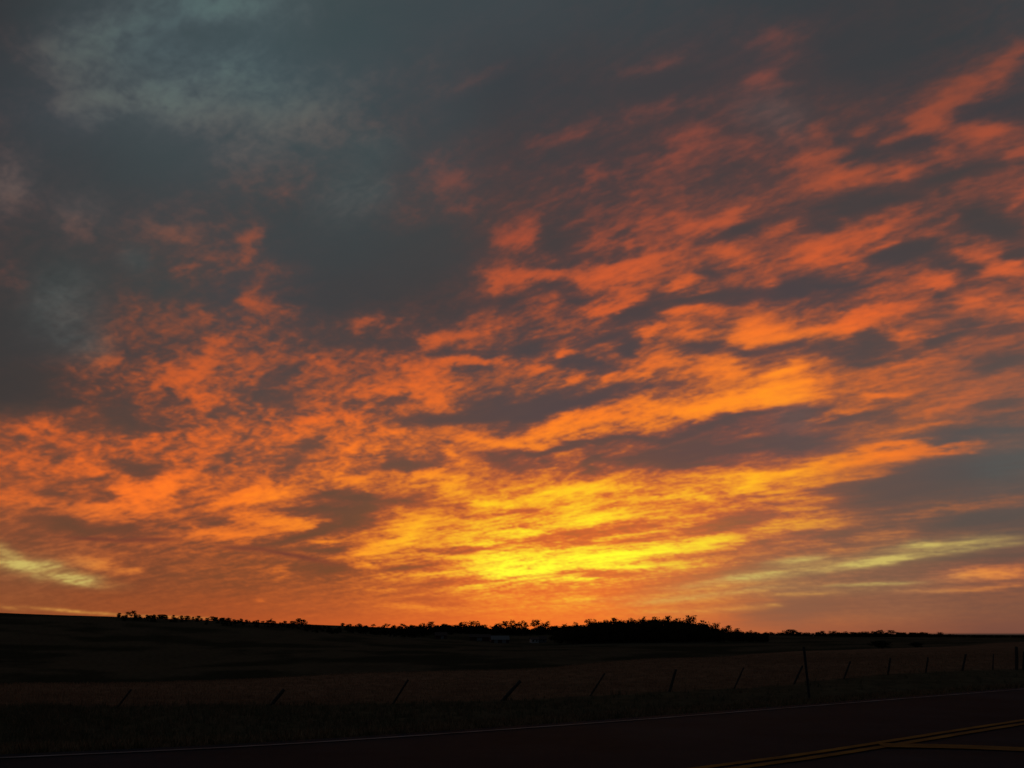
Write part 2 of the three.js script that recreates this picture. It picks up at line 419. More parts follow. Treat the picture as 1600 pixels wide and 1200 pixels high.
  [21.82,3.82,26.23,3.69,0.253,-0.4],
  [2.62,1.8,4.19,1.86,0.137,0.72],
  [-8.35,2.36,-6.28,2.3,0.102,0.48],
  [-3.5,2.21,-1.4,2.55,0.12,0.48],
  [-6.95,1.52,-3.83,1.28,0.136,0.56],
  [-13.71,1.72,-13.05,1.65,0.066,0.6],
  [-12.45,3.0,-12.14,3.51,0.202,0.5],
  [-6.29,2.54,-2.11,2.79,0.172,-0.5],
  [-6.27,1.86,-2.79,1.76,0.17,-0.3],
  [0.0,2.31,6.97,2.19,0.274,-0.35],
  [6.98,2.43,13.81,3.49,0.305,-0.5],
  [12.01,0.83,16.94,1.46,0.395,-0.5],
  [16.24,0.49,21.25,0.79,0.385,0.4],
  [13.29,0.1,14.6,0.13,0.065,0.64],
  [-8.41,4.0,-2.82,4.38,0.173,0.4],
  [-6.99,3.05,-1.41,3.31,0.172,0.48],
  [-3.54,5.32,0.0,5.57,0.175,0.4],
  [-8.42,4.48,-5.3,5.06,0.242,0.4],
  [0.71,6.55,5.7,7.05,0.176,0.32],
  [-5.66,5.2,-3.55,6.02,0.279,0.4],
  [-27.76,27.66,-19.93,30.37,1.214,0.3],
  [-25.31,26.13,-10.84,27.73,1.282,0.3],
  [-20.19,25.7,-12.19,24.78,1.184,0.2],
  [-22.8,24.49,-18.03,25.17,1.288,-0.3],
  [2.14,6.55,23.85,9.18,0.31,0.36],
  [-6.35,4.77,7.82,7.26,0.281,0.28],
  [-2.11,3.41,13.9,5.07,0.207,0.4],
  [7.26,12.13,17.77,12.96,0.418,0.3],
  [1.43,7.61,14.09,8.35,0.21,0.32],
  [10.02,26.29,19.07,28.92,1.95,0.12],
  [18.56,23.12,28.71,25.3,1.893,0.12]];
// Thin gaps and contrails with a colour of their own: the same five numbers, strength.
const STREAKS_PALE = [
  [9.04,2.42,17.1,3.6,0.168,0.29],
  [16.43,3.34,25.16,4.48,0.162,0.32],
  [6.26,1.48,14.41,2.44,0.135,0.26],
  [13.77,2.81,21.52,3.89,0.132,0.28],
  [13.13,3.26,22.75,4.05,0.395,0.19],
  [19.69,4.2,26.33,4.56,0.32,0.22],
  [6.96,1.85,15.09,2.8,0.404,0.16],
  [13.74,2.15,20.78,2.39,0.262,0.16],
  [-26.21,3.44,-22.65,2.96,0.44,0.28],
  [-24.42,2.86,-20.78,2.39,0.254,0.24],
  [14.15,3.65,16.47,3.87,0.167,0.72],
  [18.05,3.51,20.27,3.63,0.163,0.8],
  [19.65,3.77,21.21,3.8,0.097,0.64],
  [20.94,4.33,24.89,4.61,0.128,0.48],
  [20.96,4.49,22.18,4.45,0.162,0.32],
  [23.36,4.09,26.31,4.37,0.095,0.4],
  [17.01,2.44,20.79,2.52,0.065,0.72],
  [13.79,3.15,14.78,3.07,0.1,0.4],
  [11.77,2.84,13.78,2.98,0.168,0.51],
  [-26.28,4.15,-25.66,3.7,0.249,0.64],
  [-26.2,3.38,-25.04,3.25,0.218,0.8],
  [-25.33,3.24,-23.58,3.35,0.189,0.8],
  [-23.53,2.75,-21.72,2.66,0.191,0.72],
  [-24.63,2.74,-24.19,2.85,0.188,0.32],
  [-23.21,2.57,-21.69,2.31,0.095,0.48]];
const STREAKS_GOLD = [
  [9.03,2.35,11.76,2.67,0.135,0.38],
  [6.61,1.69,11.05,1.83,0.135,0.45],
  [6.94,1.11,10.35,1.17,0.101,0.38],
  [10.35,1.17,13.69,1.38,0.133,0.38],
  [13.73,2.01,16.67,2.05,0.066,0.48],
  [13.7,1.48,14.36,1.48,0.066,0.48],
  [-24.4,1.23,-20.04,0.89,0.063,0.72],
  [-19.58,0.89,-15.94,0.78,0.048,0.64],
  [-25.98,1.28,-25.11,1.17,0.061,0.4],
  [3.49,1.69,6.61,1.86,0.136,0.26]];
const STREAKS_RED = [
  [-23.06,4.74,-20.51,4.66,0.071,0.9],
  [-20.36,4.73,-18.15,4.8,0.1,0.9],
  [-15.69,4.46,-13.87,4.39,0.086,0.8],
  [-14.04,4.49,-9.95,3.77,0.11,0.9]];
const STREAKS_TEAL = [
  [-25.76,15.92,-23.62,16.35,1.166,0.23],
  [-25.37,17.13,-23.95,17.61,1.164,0.18],
  [-24.4,14.78,-22.48,14.49,0.786,0.27],
  [-21.64,19.41,-20.95,19.16,0.528,0.18],
  [-9.93,23.79,-8.38,24.15,1.092,0.23],
  [-14.15,27.18,-11.27,27.94,1.968,0.18],
  [-24.04,26.68,-21.04,27.34,1.124,0.18],
  [-8.81,26.42,-7.43,26.73,0.94,0.14],
  [25.38,8.33,26.93,8.54,1.272,0.18]];
const STREAKS_GREY = [
  [-28.35,22.41,-27.67,21.9,1.112,0.23],
  [-24.77,21.14,-23.47,21.6,1.024,0.14],
  [15.71,26.98,17.04,27.05,0.908,0.18],
  [14.22,27.58,15.71,27.75,0.91,0.14],
  [-11.29,23.03,-9.95,23.36,0.956,0.16],
  [15.1,11.2,16.16,11.35,0.824,0.18]];
// Lie of the land: height (m) by azimuth (rows) and distance (columns).
const LAND_AZ = [-45.82, -33.66, -25.84, -19.96, -13.61, -6.9, 0.0, 6.9, 13.61, 19.96, 25.84, 33.66, 47.45];
const LAND_DIST = [0, 25, 45, 60, 80, 100, 130, 170, 220, 280, 360, 450, 550, 700, 1000, 1600, 3000, 7000];
const LAND = [
  [-1.5,-1.5,-2.05,-2.45,-3.0,-4.25,-6.12,-7.43,-4.57,-1.14,4.8,12.0,10.4,8.0,6.67,4.0,-14.0,-30.0],
  [-1.5,-1.5,-1.7,-2.15,-2.75,-4.04,-6.33,-8.71,-5.8,-2.2,3.88,11.19,10.41,7.76,4.5,0.0,-14.0,-30.0],
  [-1.5,-1.5,-1.25,-1.56,-1.98,-3.68,-6.87,-7.74,-4.88,-2.78,2.58,9.24,8.38,5.75,2.0,-4.0,-14.0,-30.0],
  [-1.5,-1.5,-1.36,-1.66,-2.05,-3.21,-6.11,-8.4,-5.49,-3.18,1.48,7.63,7.52,4.81,1.25,-4.0,-14.0,-30.0],
  [-1.5,-1.5,-1.49,-1.72,-2.03,-2.71,-5.38,-8.22,-5.47,-3.57,-0.3,5.01,6.7,4.48,1.25,-4.0,-14.0,-30.0],
  [-1.4,-1.4,-1.61,-1.76,-1.98,-2.19,-4.68,-8.0,-5.15,-3.76,-2.08,0.09,4.26,3.11,0.5,-4.0,-14.0,-30.0],
  [-1.3,-1.3,-1.64,-1.8,-1.88,-1.95,-3.32,-6.26,-4.89,-3.71,-3.06,-2.56,1.06,3.14,1.14,-4.0,-14.0,-30.0],
  [-1.3,-1.3,-1.52,-1.66,-1.67,-1.67,-1.69,-3.6,-4.81,-3.31,-2.78,-1.37,2.34,1.13,-1.25,-5.0,-14.0,-30.0],
  [-1.2,-1.2,-1.39,-1.53,-1.54,-1.52,-1.48,-1.44,-2.52,-3.53,-2.27,-1.79,-0.57,0.28,-2.0,-4.0,-14.0,-30.0],
  [-1.2,-1.2,-1.14,-1.09,-1.06,-1.07,-1.08,-1.09,-1.11,-2.37,-2.41,-2.1,-2.24,-1.65,-1.47,-2.14,-3.0,-9.0],
  [-1.2,-1.2,-1.1,-1.02,-0.91,-0.91,-0.89,-0.88,-0.85,-0.83,-1.01,-1.26,-1.51,-1.54,-1.56,-1.56,-3.0,-9.0],
  [-1.2,-1.2,-1.31,-1.39,-1.5,-1.5,-1.5,-1.5,-1.5,-1.5,-1.52,-1.56,-1.6,-1.65,-1.77,-2.0,-3.0,-9.0],
  [-1.2,-1.2,-1.31,-1.39,-1.5,-1.5,-1.5,-1.5,-1.5,-1.5,-1.52,-1.56,-1.6,-1.65,-1.77,-2.0,-3.0,-9.0]];
const FIELD_END = [80, 85, 85, 90, 95, 100, 112, 140, 190, 240, 300, 300, 300];
const EDGE_LINE = [[-5.91, 12.54], [-4.65, 13.13], [-3.27, 13.86], [-1.76, 14.89], [0.0, 16.26], [2.13, 17.97], [5.64, 21.03], [8.39, 23.44], [13.25, 27.69]];
const CENTRE_LINE = [[2.15, 11.81], [3.43, 12.93], [5.21, 14.68], [6.72, 16.2], [8.54, 17.97]];
const FORK_LINE = [[4.73, 13.9], [5.31, 13.82], [5.81, 13.67], [6.33, 13.42]];
// Fence posts: foot x, height, distance, top to the right of the foot, top above the foot, radius.
const POSTS = [
  [-15.26,-1.47,41.36,0.55,0.78,0.035],
  [-10.1,-1.56,44.85,0.55,0.69,0.065],
  [-5.33,-1.66,48.08,0.66,1.05,0.04],
  [-0.52,-1.78,51.33,0.92,0.97,0.07],
  [3.96,-1.69,54.36,0.77,1.13,0.04],
  [8.44,-1.63,57.39,0.39,1.16,0.065],
  [12.48,-1.6,60.12,0.6,1.14,0.04],
  [16.51,-1.6,62.85,0.64,1.16,0.05],
  [20.31,-1.31,65.42,0.51,1.06,0.045],
  [23.88,-1.21,67.83,0.26,1.1,0.06],
  [27.15,-1.17,70.04,0.27,1.06,0.05],
  [30.52,-1.13,72.32,0.38,1.18,0.065],
  [33.55,-1.03,74.37,0.16,1.04,0.04],
  [35.98,-1.08,76.01,0.18,1.55,0.1],
  [36.72,-1.1,76.52,0.22,1.25,0.09]];
const LONE_POST = [7.9, -0.22, 28.49, 1.28];
// Trees: azimuth, distance, height of the top above the road, spread, kind (0 round, 1 open, 2 scrub).
const TREES = [
  [-19.9,468,10.51,6.4,0],
  [-18.55,470,8.51,2.3,2],
  [-18.24,470,9.05,2.3,1],
  [-17.41,473,8.06,2.1,2],
  [-16.58,476,8.67,2.4,2],
  [-15.88,480,8.49,2.4,2],
  [-15.13,484,8.02,2.4,1],
  [-12.9,492,7.91,2.5,1],
  [-12.13,496,6.84,2.2,2],
  [-11.76,498,6.86,2.2,2],
  [-11.47,498,8.03,2.2,2],
  [-11.23,500,7.48,2.2,2],
  [-9.13,530,5.72,1.7,2],
  [-8.22,545,5.85,3.1,0],
  [-7.5,550,5.58,3.4,1],
  [-6.75,552,6.25,4.5,1],
  [-5.89,556,6.29,5.5,0],
  [-5.37,556,5.31,3.5,1],
  [-4.86,560,6.66,3.1,0],
  [-4.41,562,7.35,3.5,1],
  [-3.82,560,5.35,4.2,0],
  [-3.06,545,5.57,4.1,1],
  [-2.64,545,7.18,4.8,0],
  [-2.09,545,7.5,6.1,0],
  [-1.56,545,5.9,4.1,1],
  [-1.01,545,5.9,3.4,1],
  [-0.52,548,7.54,6.1,0],
  [0.1,550,8.54,5.1,1],
  [0.63,552,7.91,4.5,0],
  [1.32,548,8.19,4.8,1],
  [1.81,546,7.52,5.1,1],
  [2.36,540,4.9,3.0,2],
  [2.95,522,6.01,3.9,1],
  [3.54,520,6.91,5.2,1],
  [4.2,520,8.13,5.2,0],
  [5.03,520,7.82,4.9,1],
  [5.66,520,8.73,4.2,1],
  [6.38,522,8.75,4.6,0],
  [7.03,520,9.32,3.9,1],
  [7.68,520,9.31,4.9,0],
  [8.33,520,9.6,3.9,1],
  [8.94,520,8.68,3.9,0],
  [9.59,520,9.88,5.8,0],
  [10.32,515,7.38,5.1,1],
  [10.92,512,6.14,3.8,0],
  [11.48,510,4.93,3.5,1],
  [12.04,508,3.74,3.2,0],
  [12.7,506,2.85,3.2,1],
  [14.57,900,4.48,6.2,1],
  [14.93,900,4.47,4.5,2],
  [15.15,905,3.46,5.1,0],
  [15.57,905,2.43,4.5,1],
  [16.28,910,3.46,6.8,0],
  [16.85,910,3.45,6.8,0],
  [17.48,915,2.94,5.7,1],
  [17.89,915,2.42,4.6,2],
  [18.52,920,2.94,5.7,0],
  [18.93,920,3.45,5.7,0],
  [19.27,925,4.48,5.8,1],
  [19.73,925,3.96,6.3,1],
  [20.12,930,2.43,4.1,2],
  [20.88,935,2.43,8.2,1],
  [21.34,935,2.43,5.8,2],
  [22.06,940,2.43,6.4,0]];
const WOOD_TOP = [[2.36, 2.47], [2.95, 4.31], [3.64, 5.22], [4.51, 6.14], [5.37, 6.74], [6.41, 7.34], [7.27, 7.64], [8.29, 7.62], [9.14, 7.0], [9.81, 6.08], [10.48, 4.87], [11.31, 3.35], [12.3, 1.85], [13.28, 0.8]];

// ---------------------------------------------------------------- helpers
const RAD = Math.PI / 180, clamp = (x, a = 0, b = 1) => Math.min(b, Math.max(a, x)), mix = (a, b, t) => a + (b - a) * t;
const smooth = (a, b, x) => { const t = clamp((x - a) / (b - a)); return t * t * (3 - 2 * t); };
function rng(seed) { let s = seed | 0; return () => { s = (s + 0x6d2b79f5) | 0; let t = Math.imul(s ^ (s >>> 15), 1 | s); t = (t + Math.imul(t ^ (t >>> 7), 61 | t)) ^ t; return ((t ^ (t >>> 14)) >>> 0) / 4294967296; }; }
const GX = new Float32Array(256), GY = new Float32Array(256), PERM = new Uint8Array(512);
{ const r = rng(11), p = [...Array(256).keys()];
  for (let i = 255; i > 0; i--) { const j = (r() * (i + 1)) | 0; [p[i], p[j]] = [p[j], p[i]]; }
  for (let i = 0; i < 512; i++) PERM[i] = p[i & 255];
  for (let i = 0; i < 256; i++) { const a = r() * 6.2831853; GX[i] = Math.cos(a); GY[i] = Math.sin(a); } }
function noise(x, y) {                             // gradient noise, about -1 .. 1
  const ix = Math.floor(x), iy = Math.floor(y), fx = x - ix, fy = y - iy, X = ix & 255, Y = iy & 255;
  const u = fx * fx * fx * (fx * (fx * 6 - 15) + 10), v = fy * fy * fy * (fy * (fy * 6 - 15) + 10);
  const a = PERM[PERM[X] + Y], b = PERM[PERM[X + 1] + Y], c = PERM[PERM[X] + Y + 1], d = PERM[PERM[X + 1] + Y + 1];
  const n0 = mix(GX[a] * fx + GY[a] * fy, GX[b] * (fx - 1) + GY[b] * fy, u), n1 = mix(GX[c] * fx + GY[c] * (fy - 1), GX[d] * (fx - 1) + GY[d] * (fy - 1), u);
  return mix(n0, n1, v) * 1.5;
}
function fbm(x, y, octaves, gain = 0.5) { let s = 0, a = 1, n = 0; for (let i = 0; i < octaves; i++) { s += a * noise(x, y); n += a; a *= gain; x = x * 2.03 + 17.3; y = y * 2.03 - 9.1; } return s / n * 1.6; }
const lin = (c) => { c /= 255; return c <= 0.04045 ? c / 12.92 : Math.pow((c + 0.055) / 1.055, 2.4); };

// ---------------------------------------------------------------- the sky: a lit cloud deck after sunset
function makeSky() {
  const W = 4096, H = 3072, data = new Float32Array(W * H * 4);
  const NA = SKY_AZ.length, NE = SKY_EL.length;
  const place = (list, v) => { const n = list.length; if (v <= list[0]) return [0, 0]; if (v >= list[n - 1]) return [n - 2, 1]; let i = 0; while (list[i + 1] < v) i++; const t = (v - list[i]) / (list[i + 1] - list[i]); return [i, t * t * (3 - 2 * t) * 0.5 + t * 0.5]; };
  const at = (g, i, s, j, t, c) => { const q = (a, b) => (c === undefined ? g[b][a] : g[b][a][c]); return mix(mix(q(i, j), q(i + 1, j), s), mix(q(i, j + 1), q(i + 1, j + 1), s), t); };
  // streaks are looked up through a lattice of one-degree cells
  const AZ0 = -48, EL0 = -2, CW = 96, CH = 44;
  const bins = (list) => {
    const cells = Array.from({ length: CW * CH }, () => []);
    for (const [a1, e1, a2, e2, w, k] of list) {
      const ma = (a1 + a2) / 2, me = (e1 + e2) / 2, c = Math.cos(me * RAD), hx = (a2 - a1) / 2 * c, hy = (e2 - e1) / 2, len = Math.hypot(hx, hy) || 1e-6;
      const s = { ma, me, c, ux: hx / len, uy: hy / len, half: len + w * 0.7, w, k }, reach = len * 1.5 + w * 4.2 + 1.2;
      for (let y = Math.max(0, Math.floor(me - reach - EL0)); y <= Math.min(CH - 1, Math.floor(me + reach - EL0)); y++)
        for (let x = Math.max(0, Math.floor(ma - reach / c - AZ0)); x <= Math.min(CW - 1, Math.floor(ma + reach / c - AZ0)); x++) cells[y * CW + x].push(s);
    }
    return cells;
  };
  const sum = (cells, az, el, halo = 0) => {
    const cx = Math.floor(az - AZ0), cy = Math.floor(el - EL0);
    if (cx < 0 || cy < 0 || cx >= CW || cy >= CH) return 0;
    let total = 0;
    for (const s of cells[cy * CW + cx]) {
      const dx = (az - s.ma) * s.c, dy = el - s.me, t = (dx * s.ux + dy * s.uy) / s.half, d = (-dx * s.uy + dy * s.ux) / s.w, e = t * t * 0.45 + t * t * t * t * 0.4 + d * d * 0.75;
      if (e < 8) total += s.k * Math.exp(-e);
      if (halo && e < 30) total += halo * s.k * Math.exp(-e / 4.2);      // the glow bleeds softly into the cloud around
    }
    return total;
  };
  const B = bins(STREAKS), own = [[bins(STREAKS_TEAL), [86, 106, 104]], [bins(STREAKS_GREY), [112, 106, 102]], [bins(STREAKS_GOLD), [226, 164, 74]], [bins(STREAKS_PALE), [204, 181, 98]], [bins(STREAKS_RED), [112, 60, 48]]];
  const colour = (az, el, out) => {
    const tan = Math.tan(el * RAD), r = 1 / (tan + 0.11), sa = Math.sin(az * RAD), ca = Math.cos(az * RAD), X = sa * r, Z = ca * r;
    // along and across the wind, which blows towards the left of the view
    const P = X * 0.80 - Z * 0.60, Q = X * 0.60 + Z * 0.80;
    const low = clamp(el / 14, 0.10, 1), side = 1 - smooth(30, 80, Math.abs(az)), top = 1 - smooth(32, 52, el), here = side * top;
    const w1 = fbm(P * 3.2 + 3.7, Q * 4.6 - 1.2, 6, 0.62), w2 = fbm(P * 3.2 - 8.1, Q * 4.6 + 5.9, 6, 0.62);
    const waz = az + w1 * 1.1 * mix(0.6, 1, low), wel = el + w2 * 0.72 * low;
    const [i, s] = place(SKY_AZ, az + w1 * 0.8), [j, t] = place(SKY_EL, el + w2 * 0.6 * low);
    const ragged = at(SKY_RAGGED, i, s, j, t);
    // puffs: billows with soft tops and ragged lower fringes
    const r2 = 1 / (tan + 0.32), P2 = sa * r2 * 0.80 - ca * r2 * 0.60, Q2 = sa * r2 * 0.60 + ca * r2 * 0.80, puff = smooth(2.5, 11, el) * mix(1, 0.6, smooth(2, 16, az));
    let b1 = fbm(P * 2.0 + w2 * 0.18, Q * 7.6 + w1 * 0.22, 5, 0.62), b2 = fbm(P * 8 + 31 + w1 * 0.5, Q * 24 + 7 + w2 * 0.6, 4, 0.62);
    if (puff > 0) {                               // rounder puffs on the left, combed out along the wind to the right
      const comb = smooth(-9, 5, az), p1 = comb < 1 ? fbm(P2 * 8.5 + w2 * 0.35, Q2 * 12 + w1 * 0.35, 6, 0.62) : 0, p2 = comb > 0 ? fbm(P2 * 7 + w2 * 0.25, Q2 * 21 + w1 * 0.3, 6, 0.62) : 0;
      b1 = mix(b1, mix(p1, p2, comb), puff);
      b2 = mix(b2, mix(comb < 1 ? fbm(P2 * 42 + 31 + w1 * 0.9, Q2 * 54 + 7 + w2 * 0.9, 4, 0.64) : 0, comb > 0 ? fbm(P2 * 32 - 14 + w1 * 0.7, Q2 * 74 + 3 + w2 * 0.7, 4, 0.64) : 0, comb), puff);
    }
    const high = smooth(14, 22, el), b0 = high ? fbm(P2 * 5.5 + 70 + w1 * 0.3, Q2 * 7.5 - 40 + w2 * 0.3, 5, 0.55) * high : 0;
    const b3 = 0.42 - Math.abs(fbm(P2 * 21 - 12 + w2, Q2 * 27 + 22 + w1, 4, 0.55)) * 1.3;
    let L = at(SKY_SHARE, i, s, j, t) - 0.07 + SOFT * mix(0.88, 1, smooth(4, 9, el)) * sum(B, waz, wel, 0.16) * (1 + 0.35 * b2) + ragged * (b1 * 0.74 + b2 * 0.78 + b3 * 0.40) + b0 * 0.16 - 0.05;
    L = L < 0.2 ? 0.2 * Math.exp((L - 0.2) / 0.3) : L > 0.62 ? 1.16 - 0.54 * Math.exp((0.62 - L) / 0.54) : L;   // neither the shade nor the glow clips
    L = (mix(L, L * L * (3 - 2 * clamp(L)), 0.12) - 0.03) / 0.97;
    // away from the sunset the same deck goes on, lit by the dusk sky alone
    const round = 0.5 + 0.5 * ca, n = b1 * 0.6 + b2 * 0.3, far = [38 + 12 * round + 26 * round * Math.exp(-el / 14), 43 + 13 * round + 8 * round * Math.exp(-el / 12), 50 + 12 * round];
    // redder light reaches deeper into the cloud than yellow light does
    const g1 = at(SKY_LIT, i, s, j, t, 1), yellow = clamp((g1 - 112) / 100), L0 = Math.max(L, 0);
    const share = [Math.pow(L0, 0.95 - 0.45 * yellow), Math.pow(L0, 1.22 + 0.6 * yellow), Math.pow(L0, 1 + 0.3 * yellow)];
    for (let c = 0; c < 3; c++) out[c] = mix(far[c] * (1 + 0.13 * n), mix(at(SKY_SHADE, i, s, j, t, c), at(SKY_LIT, i, s, j, t, c), L < 0 ? L : share[c]), here);
    if (here > 0) for (const [cells, rgb] of own) {
      const fine = rgb[1] === 60;
      const k = clamp(sum(cells, fine ? az + w1 * 0.12 : mix(az, waz, 0.5), fine ? el + w2 * 0.05 + b2 * 0.03 : mix(el, wel, 0.4)) * clamp(0.85 + 0.55 * b2 + 0.35 * b1, 0.15, 1.5)) * here;
      if (k > 0.004) for (let c = 0; c < 3; c++) out[c] = mix(out[c], rgb[c], k);
    }
  };
  const out = [0, 0, 0], put = (x, y) => { const o = (y * W + x) * 4; for (let c = 0; c < 3; c++) data[o + c] = lin(clamp(out[c], 0, 255)); data[o + 3] = 1; };
  // columns in front are computed at full fineness; elsewhere one in eight, with blends between
  const y0 = H / 2, azOf = (x) => { let a = ((x + 0.5) / W - 0.5) * 360 + 90; if (a > 180) a -= 360; return a; };
  const STEP = 8, xl = 640, xr = 1408, yt = y0 + Math.ceil(H * 36.5 / 180);     // 34 degrees either side of the view, up to 36 above the horizon
  for (let y = y0; y < H; y++) {
    const el = ((y + 0.5) / H - 0.5) * 180, fine = y < yt, xa = fine ? xl : 0, xb = fine ? xr : 0;
    if (!fine && (y - yt) % 4) continue;
    for (let x = 0; x < W; x += x >= xa && x < xb ? 1 : STEP) { colour(azOf(x), el, out); put(x, y); }
    for (let x = 0; x < W; x += STEP) {
      if (x >= xa && x < xb) continue;
      const a = (y * W + x) * 4, b = (y * W + (x + STEP) % W) * 4;
      for (let k = 1; k < STEP; k++) for (let c = 0; c < 4; c++) data[a + k * 4 + c] = mix(data[a + c], data[b + c], k / STEP);
    }
  }
  for (let y = yt; y < H; y++) {
    const k = (y - yt) % 4;
    if (!k) continue;
    const a = (y - k) * W * 4, b = Math.min(y - k + 4, yt + Math.floor((H - 1 - yt) / 4) * 4) * W * 4, o = y * W * 4;
    for (let x = 0; x < W * 4; x++) data[o + x] = mix(data[a + x], data[b + x], k / 4);
  }
  for (let y = 0; y < y0; y++) for (let x = 0, o = y * W * 4; x < W; x++, o += 4) { data[o] = 0.02; data[o + 1] = 0.016; data[o + 2] = 0.013; data[o + 3] = 1; }
  const t = new THREE.DataTexture(data, W, H, THREE.RGBAFormat, THREE.FloatType);
  t.mapping = THREE.EquirectangularReflectionMapping;
  t.magFilter = t.minFilter = THREE.LinearFilter;
  t.needsUpdate = true;
  return t;
}
const SOFT = 0.72;
const skyTexture = makeSky();
scene.background = skyTexture;
scene.environment = skyTexture;
console.log('sky done');

// ---------------------------------------------------------------- materials
const mat = (r, g, b, roughness = 0.95, more = {}) => { const m = new THREE.MeshPhysicalMaterial({ roughness, ...more }); m.color.setRGB(r, g, b); return m; };
function noiseTexture(size, scale, seed, low, high, octaves = 4) {                // grey grain that tiles, as a colour multiplier
  const d = new Uint8Array(size * size * 4), r = rng(seed), g = new Float32Array(size * size);
  for (let o = 0; o < octaves; o++) {
    const n = scale << o, cell = Array.from({ length: n * n }, () => r());
    for (let y = 0; y < size; y++) for (let x = 0; x < size; x++) {
      const u = x / size * n, v = y / size * n, i = Math.floor(u), j = Math.floor(v), s = u - i, t = v - j, q = (a, b) => cell[(b % n) * n + (a % n)], S = s * s * (3 - 2 * s), T = t * t * (3 - 2 * t);
      g[y * size + x] += mix(mix(q(i, j), q(i + 1, j), S), mix(q(i, j + 1), q(i + 1, j + 1), S), T) * Math.pow(0.6, o);
    }
  }
  let a = 1e9, b = -1e9;
  for (const v of g) { a = Math.min(a, v); b = Math.max(b, v); }
  for (let i = 0; i < g.length; i++) { const v = mix(low, high, (g[i] - a) / (b - a)) * 255; d[i * 4] = d[i * 4 + 1] = d[i * 4 + 2] = v; d[i * 4 + 3] = 255; }
  const t = new THREE.DataTexture(d, size, size, THREE.RGBAFormat);
  t.wrapS = t.wrapT = THREE.RepeatWrapping; t.magFilter = THREE.LinearFilter; t.minFilter = THREE.LinearMipmapLinearFilter; t.needsUpdate = true;
  return t;
}
const grain = noiseTexture(512, 8, 5, 0.55, 1, 5), speckle = noiseTexture(512, 64, 9, 0.45, 1, 3), bumps = noiseTexture(256, 32, 3, 0, 1, 3);
const withRepeat = (t, n) => { const c = t.clone(); c.repeat.set(n, n); c.needsUpdate = true; return c; };
function tag(o, label, category, group) { o.userData.label = label; o.userData.category = category; if (group) o.userData.group = group; return o; }
function kind(o, k) { o.userData.kind = k; return o; }
const shade = (o) => { o.traverse((m) => { if (m.isMesh) m.castShadow = m.receiveShadow = true; }); return o; };
function part(parent, name, geometry, material, label) { const m = new THREE.Mesh(geometry, material); m.name = name; if (label) m.userData.label = label; parent.add(m); return m; }
const used = {};
const numbered = (name) => { const n = used[name] = (used[name] ?? -1) + 1; return n ? name + '_' + String(n).padStart(3, '0') : name; };

// ---------------------------------------------------------------- the lie of the land
// the far edge line of the road, as points (right, forward), drawn out at both ends
const edgePath = (() => {
  const p = EDGE_LINE.map(([x, z]) => new THREE.Vector2(x, z)), first = p[0], last = p[p.length - 1];
  const steps = [0.5, 1, 1.5, 2, 3, 4, 5, 6, 8, 10, 12, 14, 17, 20, 24, 28, 32, 36, 40, 45, 50, 60, 70, 80, 100, 120, 150, 200, 300, 500];
  const before = [...steps].reverse().map((t) => new THREE.Vector2(first.x - t * 0.910, first.y - t * 0.415)), after = steps.map((t) => new THREE.Vector2(last.x + t * 0.752, last.y + t * 0.659));
  return [...before, ...new THREE.SplineCurve(p).getPoints(96), ...after];
})();
const edgeNormals = edgePath.map((p, i) => { const a = edgePath[Math.max(0, i - 1)], b = edgePath[Math.min(edgePath.length - 1, i + 1)], d = b.clone().sub(a).normalize(); return new THREE.Vector2(-d.y, d.x); });   // away from the camera
function beyondRoad(x, z) {                       // metres past the edge line, negative on the asphalt
  let best = 1e9, v = 0;
  for (let i = 0; i < edgePath.length; i++) {
    const dx = x - edgePath[i].x, dz = z - edgePath[i].y, d = dx * dx + dz * dz;
    if (d < best) { best = d; v = dx * edgeNormals[i].x + dz * edgeNormals[i].y; const along = Math.abs(dx * edgeNormals[i].y - dz * edgeNormals[i].x); if (along > 3) v = Math.sign(v || 1) * Math.sqrt(d); }
  }
  return v;
}
const spot = (list, v) => { const n = list.length; if (v <= list[0]) return [0, 0]; if (v >= list[n - 1]) return [n - 2, 1]; let i = 0; while (list[i + 1] < v) i++; return [i, (v - list[i]) / (list[i + 1] - list[i])]; };
function landTable(az, dist) {
  const [i, s0] = spot(LAND_AZ, az), [j, t0] = spot(LAND_DIST, dist), cub = (a, b, c, d, t) => b + 0.5 * t * (c - a + t * (2 * a - 5 * b + 4 * c - d + t * (3 * (b - c) + d - a)));
  const row = (r) => { const q = (k) => LAND[r][clamp(k, 0, LAND_DIST.length - 1)]; return cub(q(j - 1), q(j), q(j + 1), q(j + 2), t0); }, R = (k) => row(clamp(k, 0, LAND_AZ.length - 1));
  return cub(R(i - 1), R(i), R(i + 1), R(i + 2), s0);
}
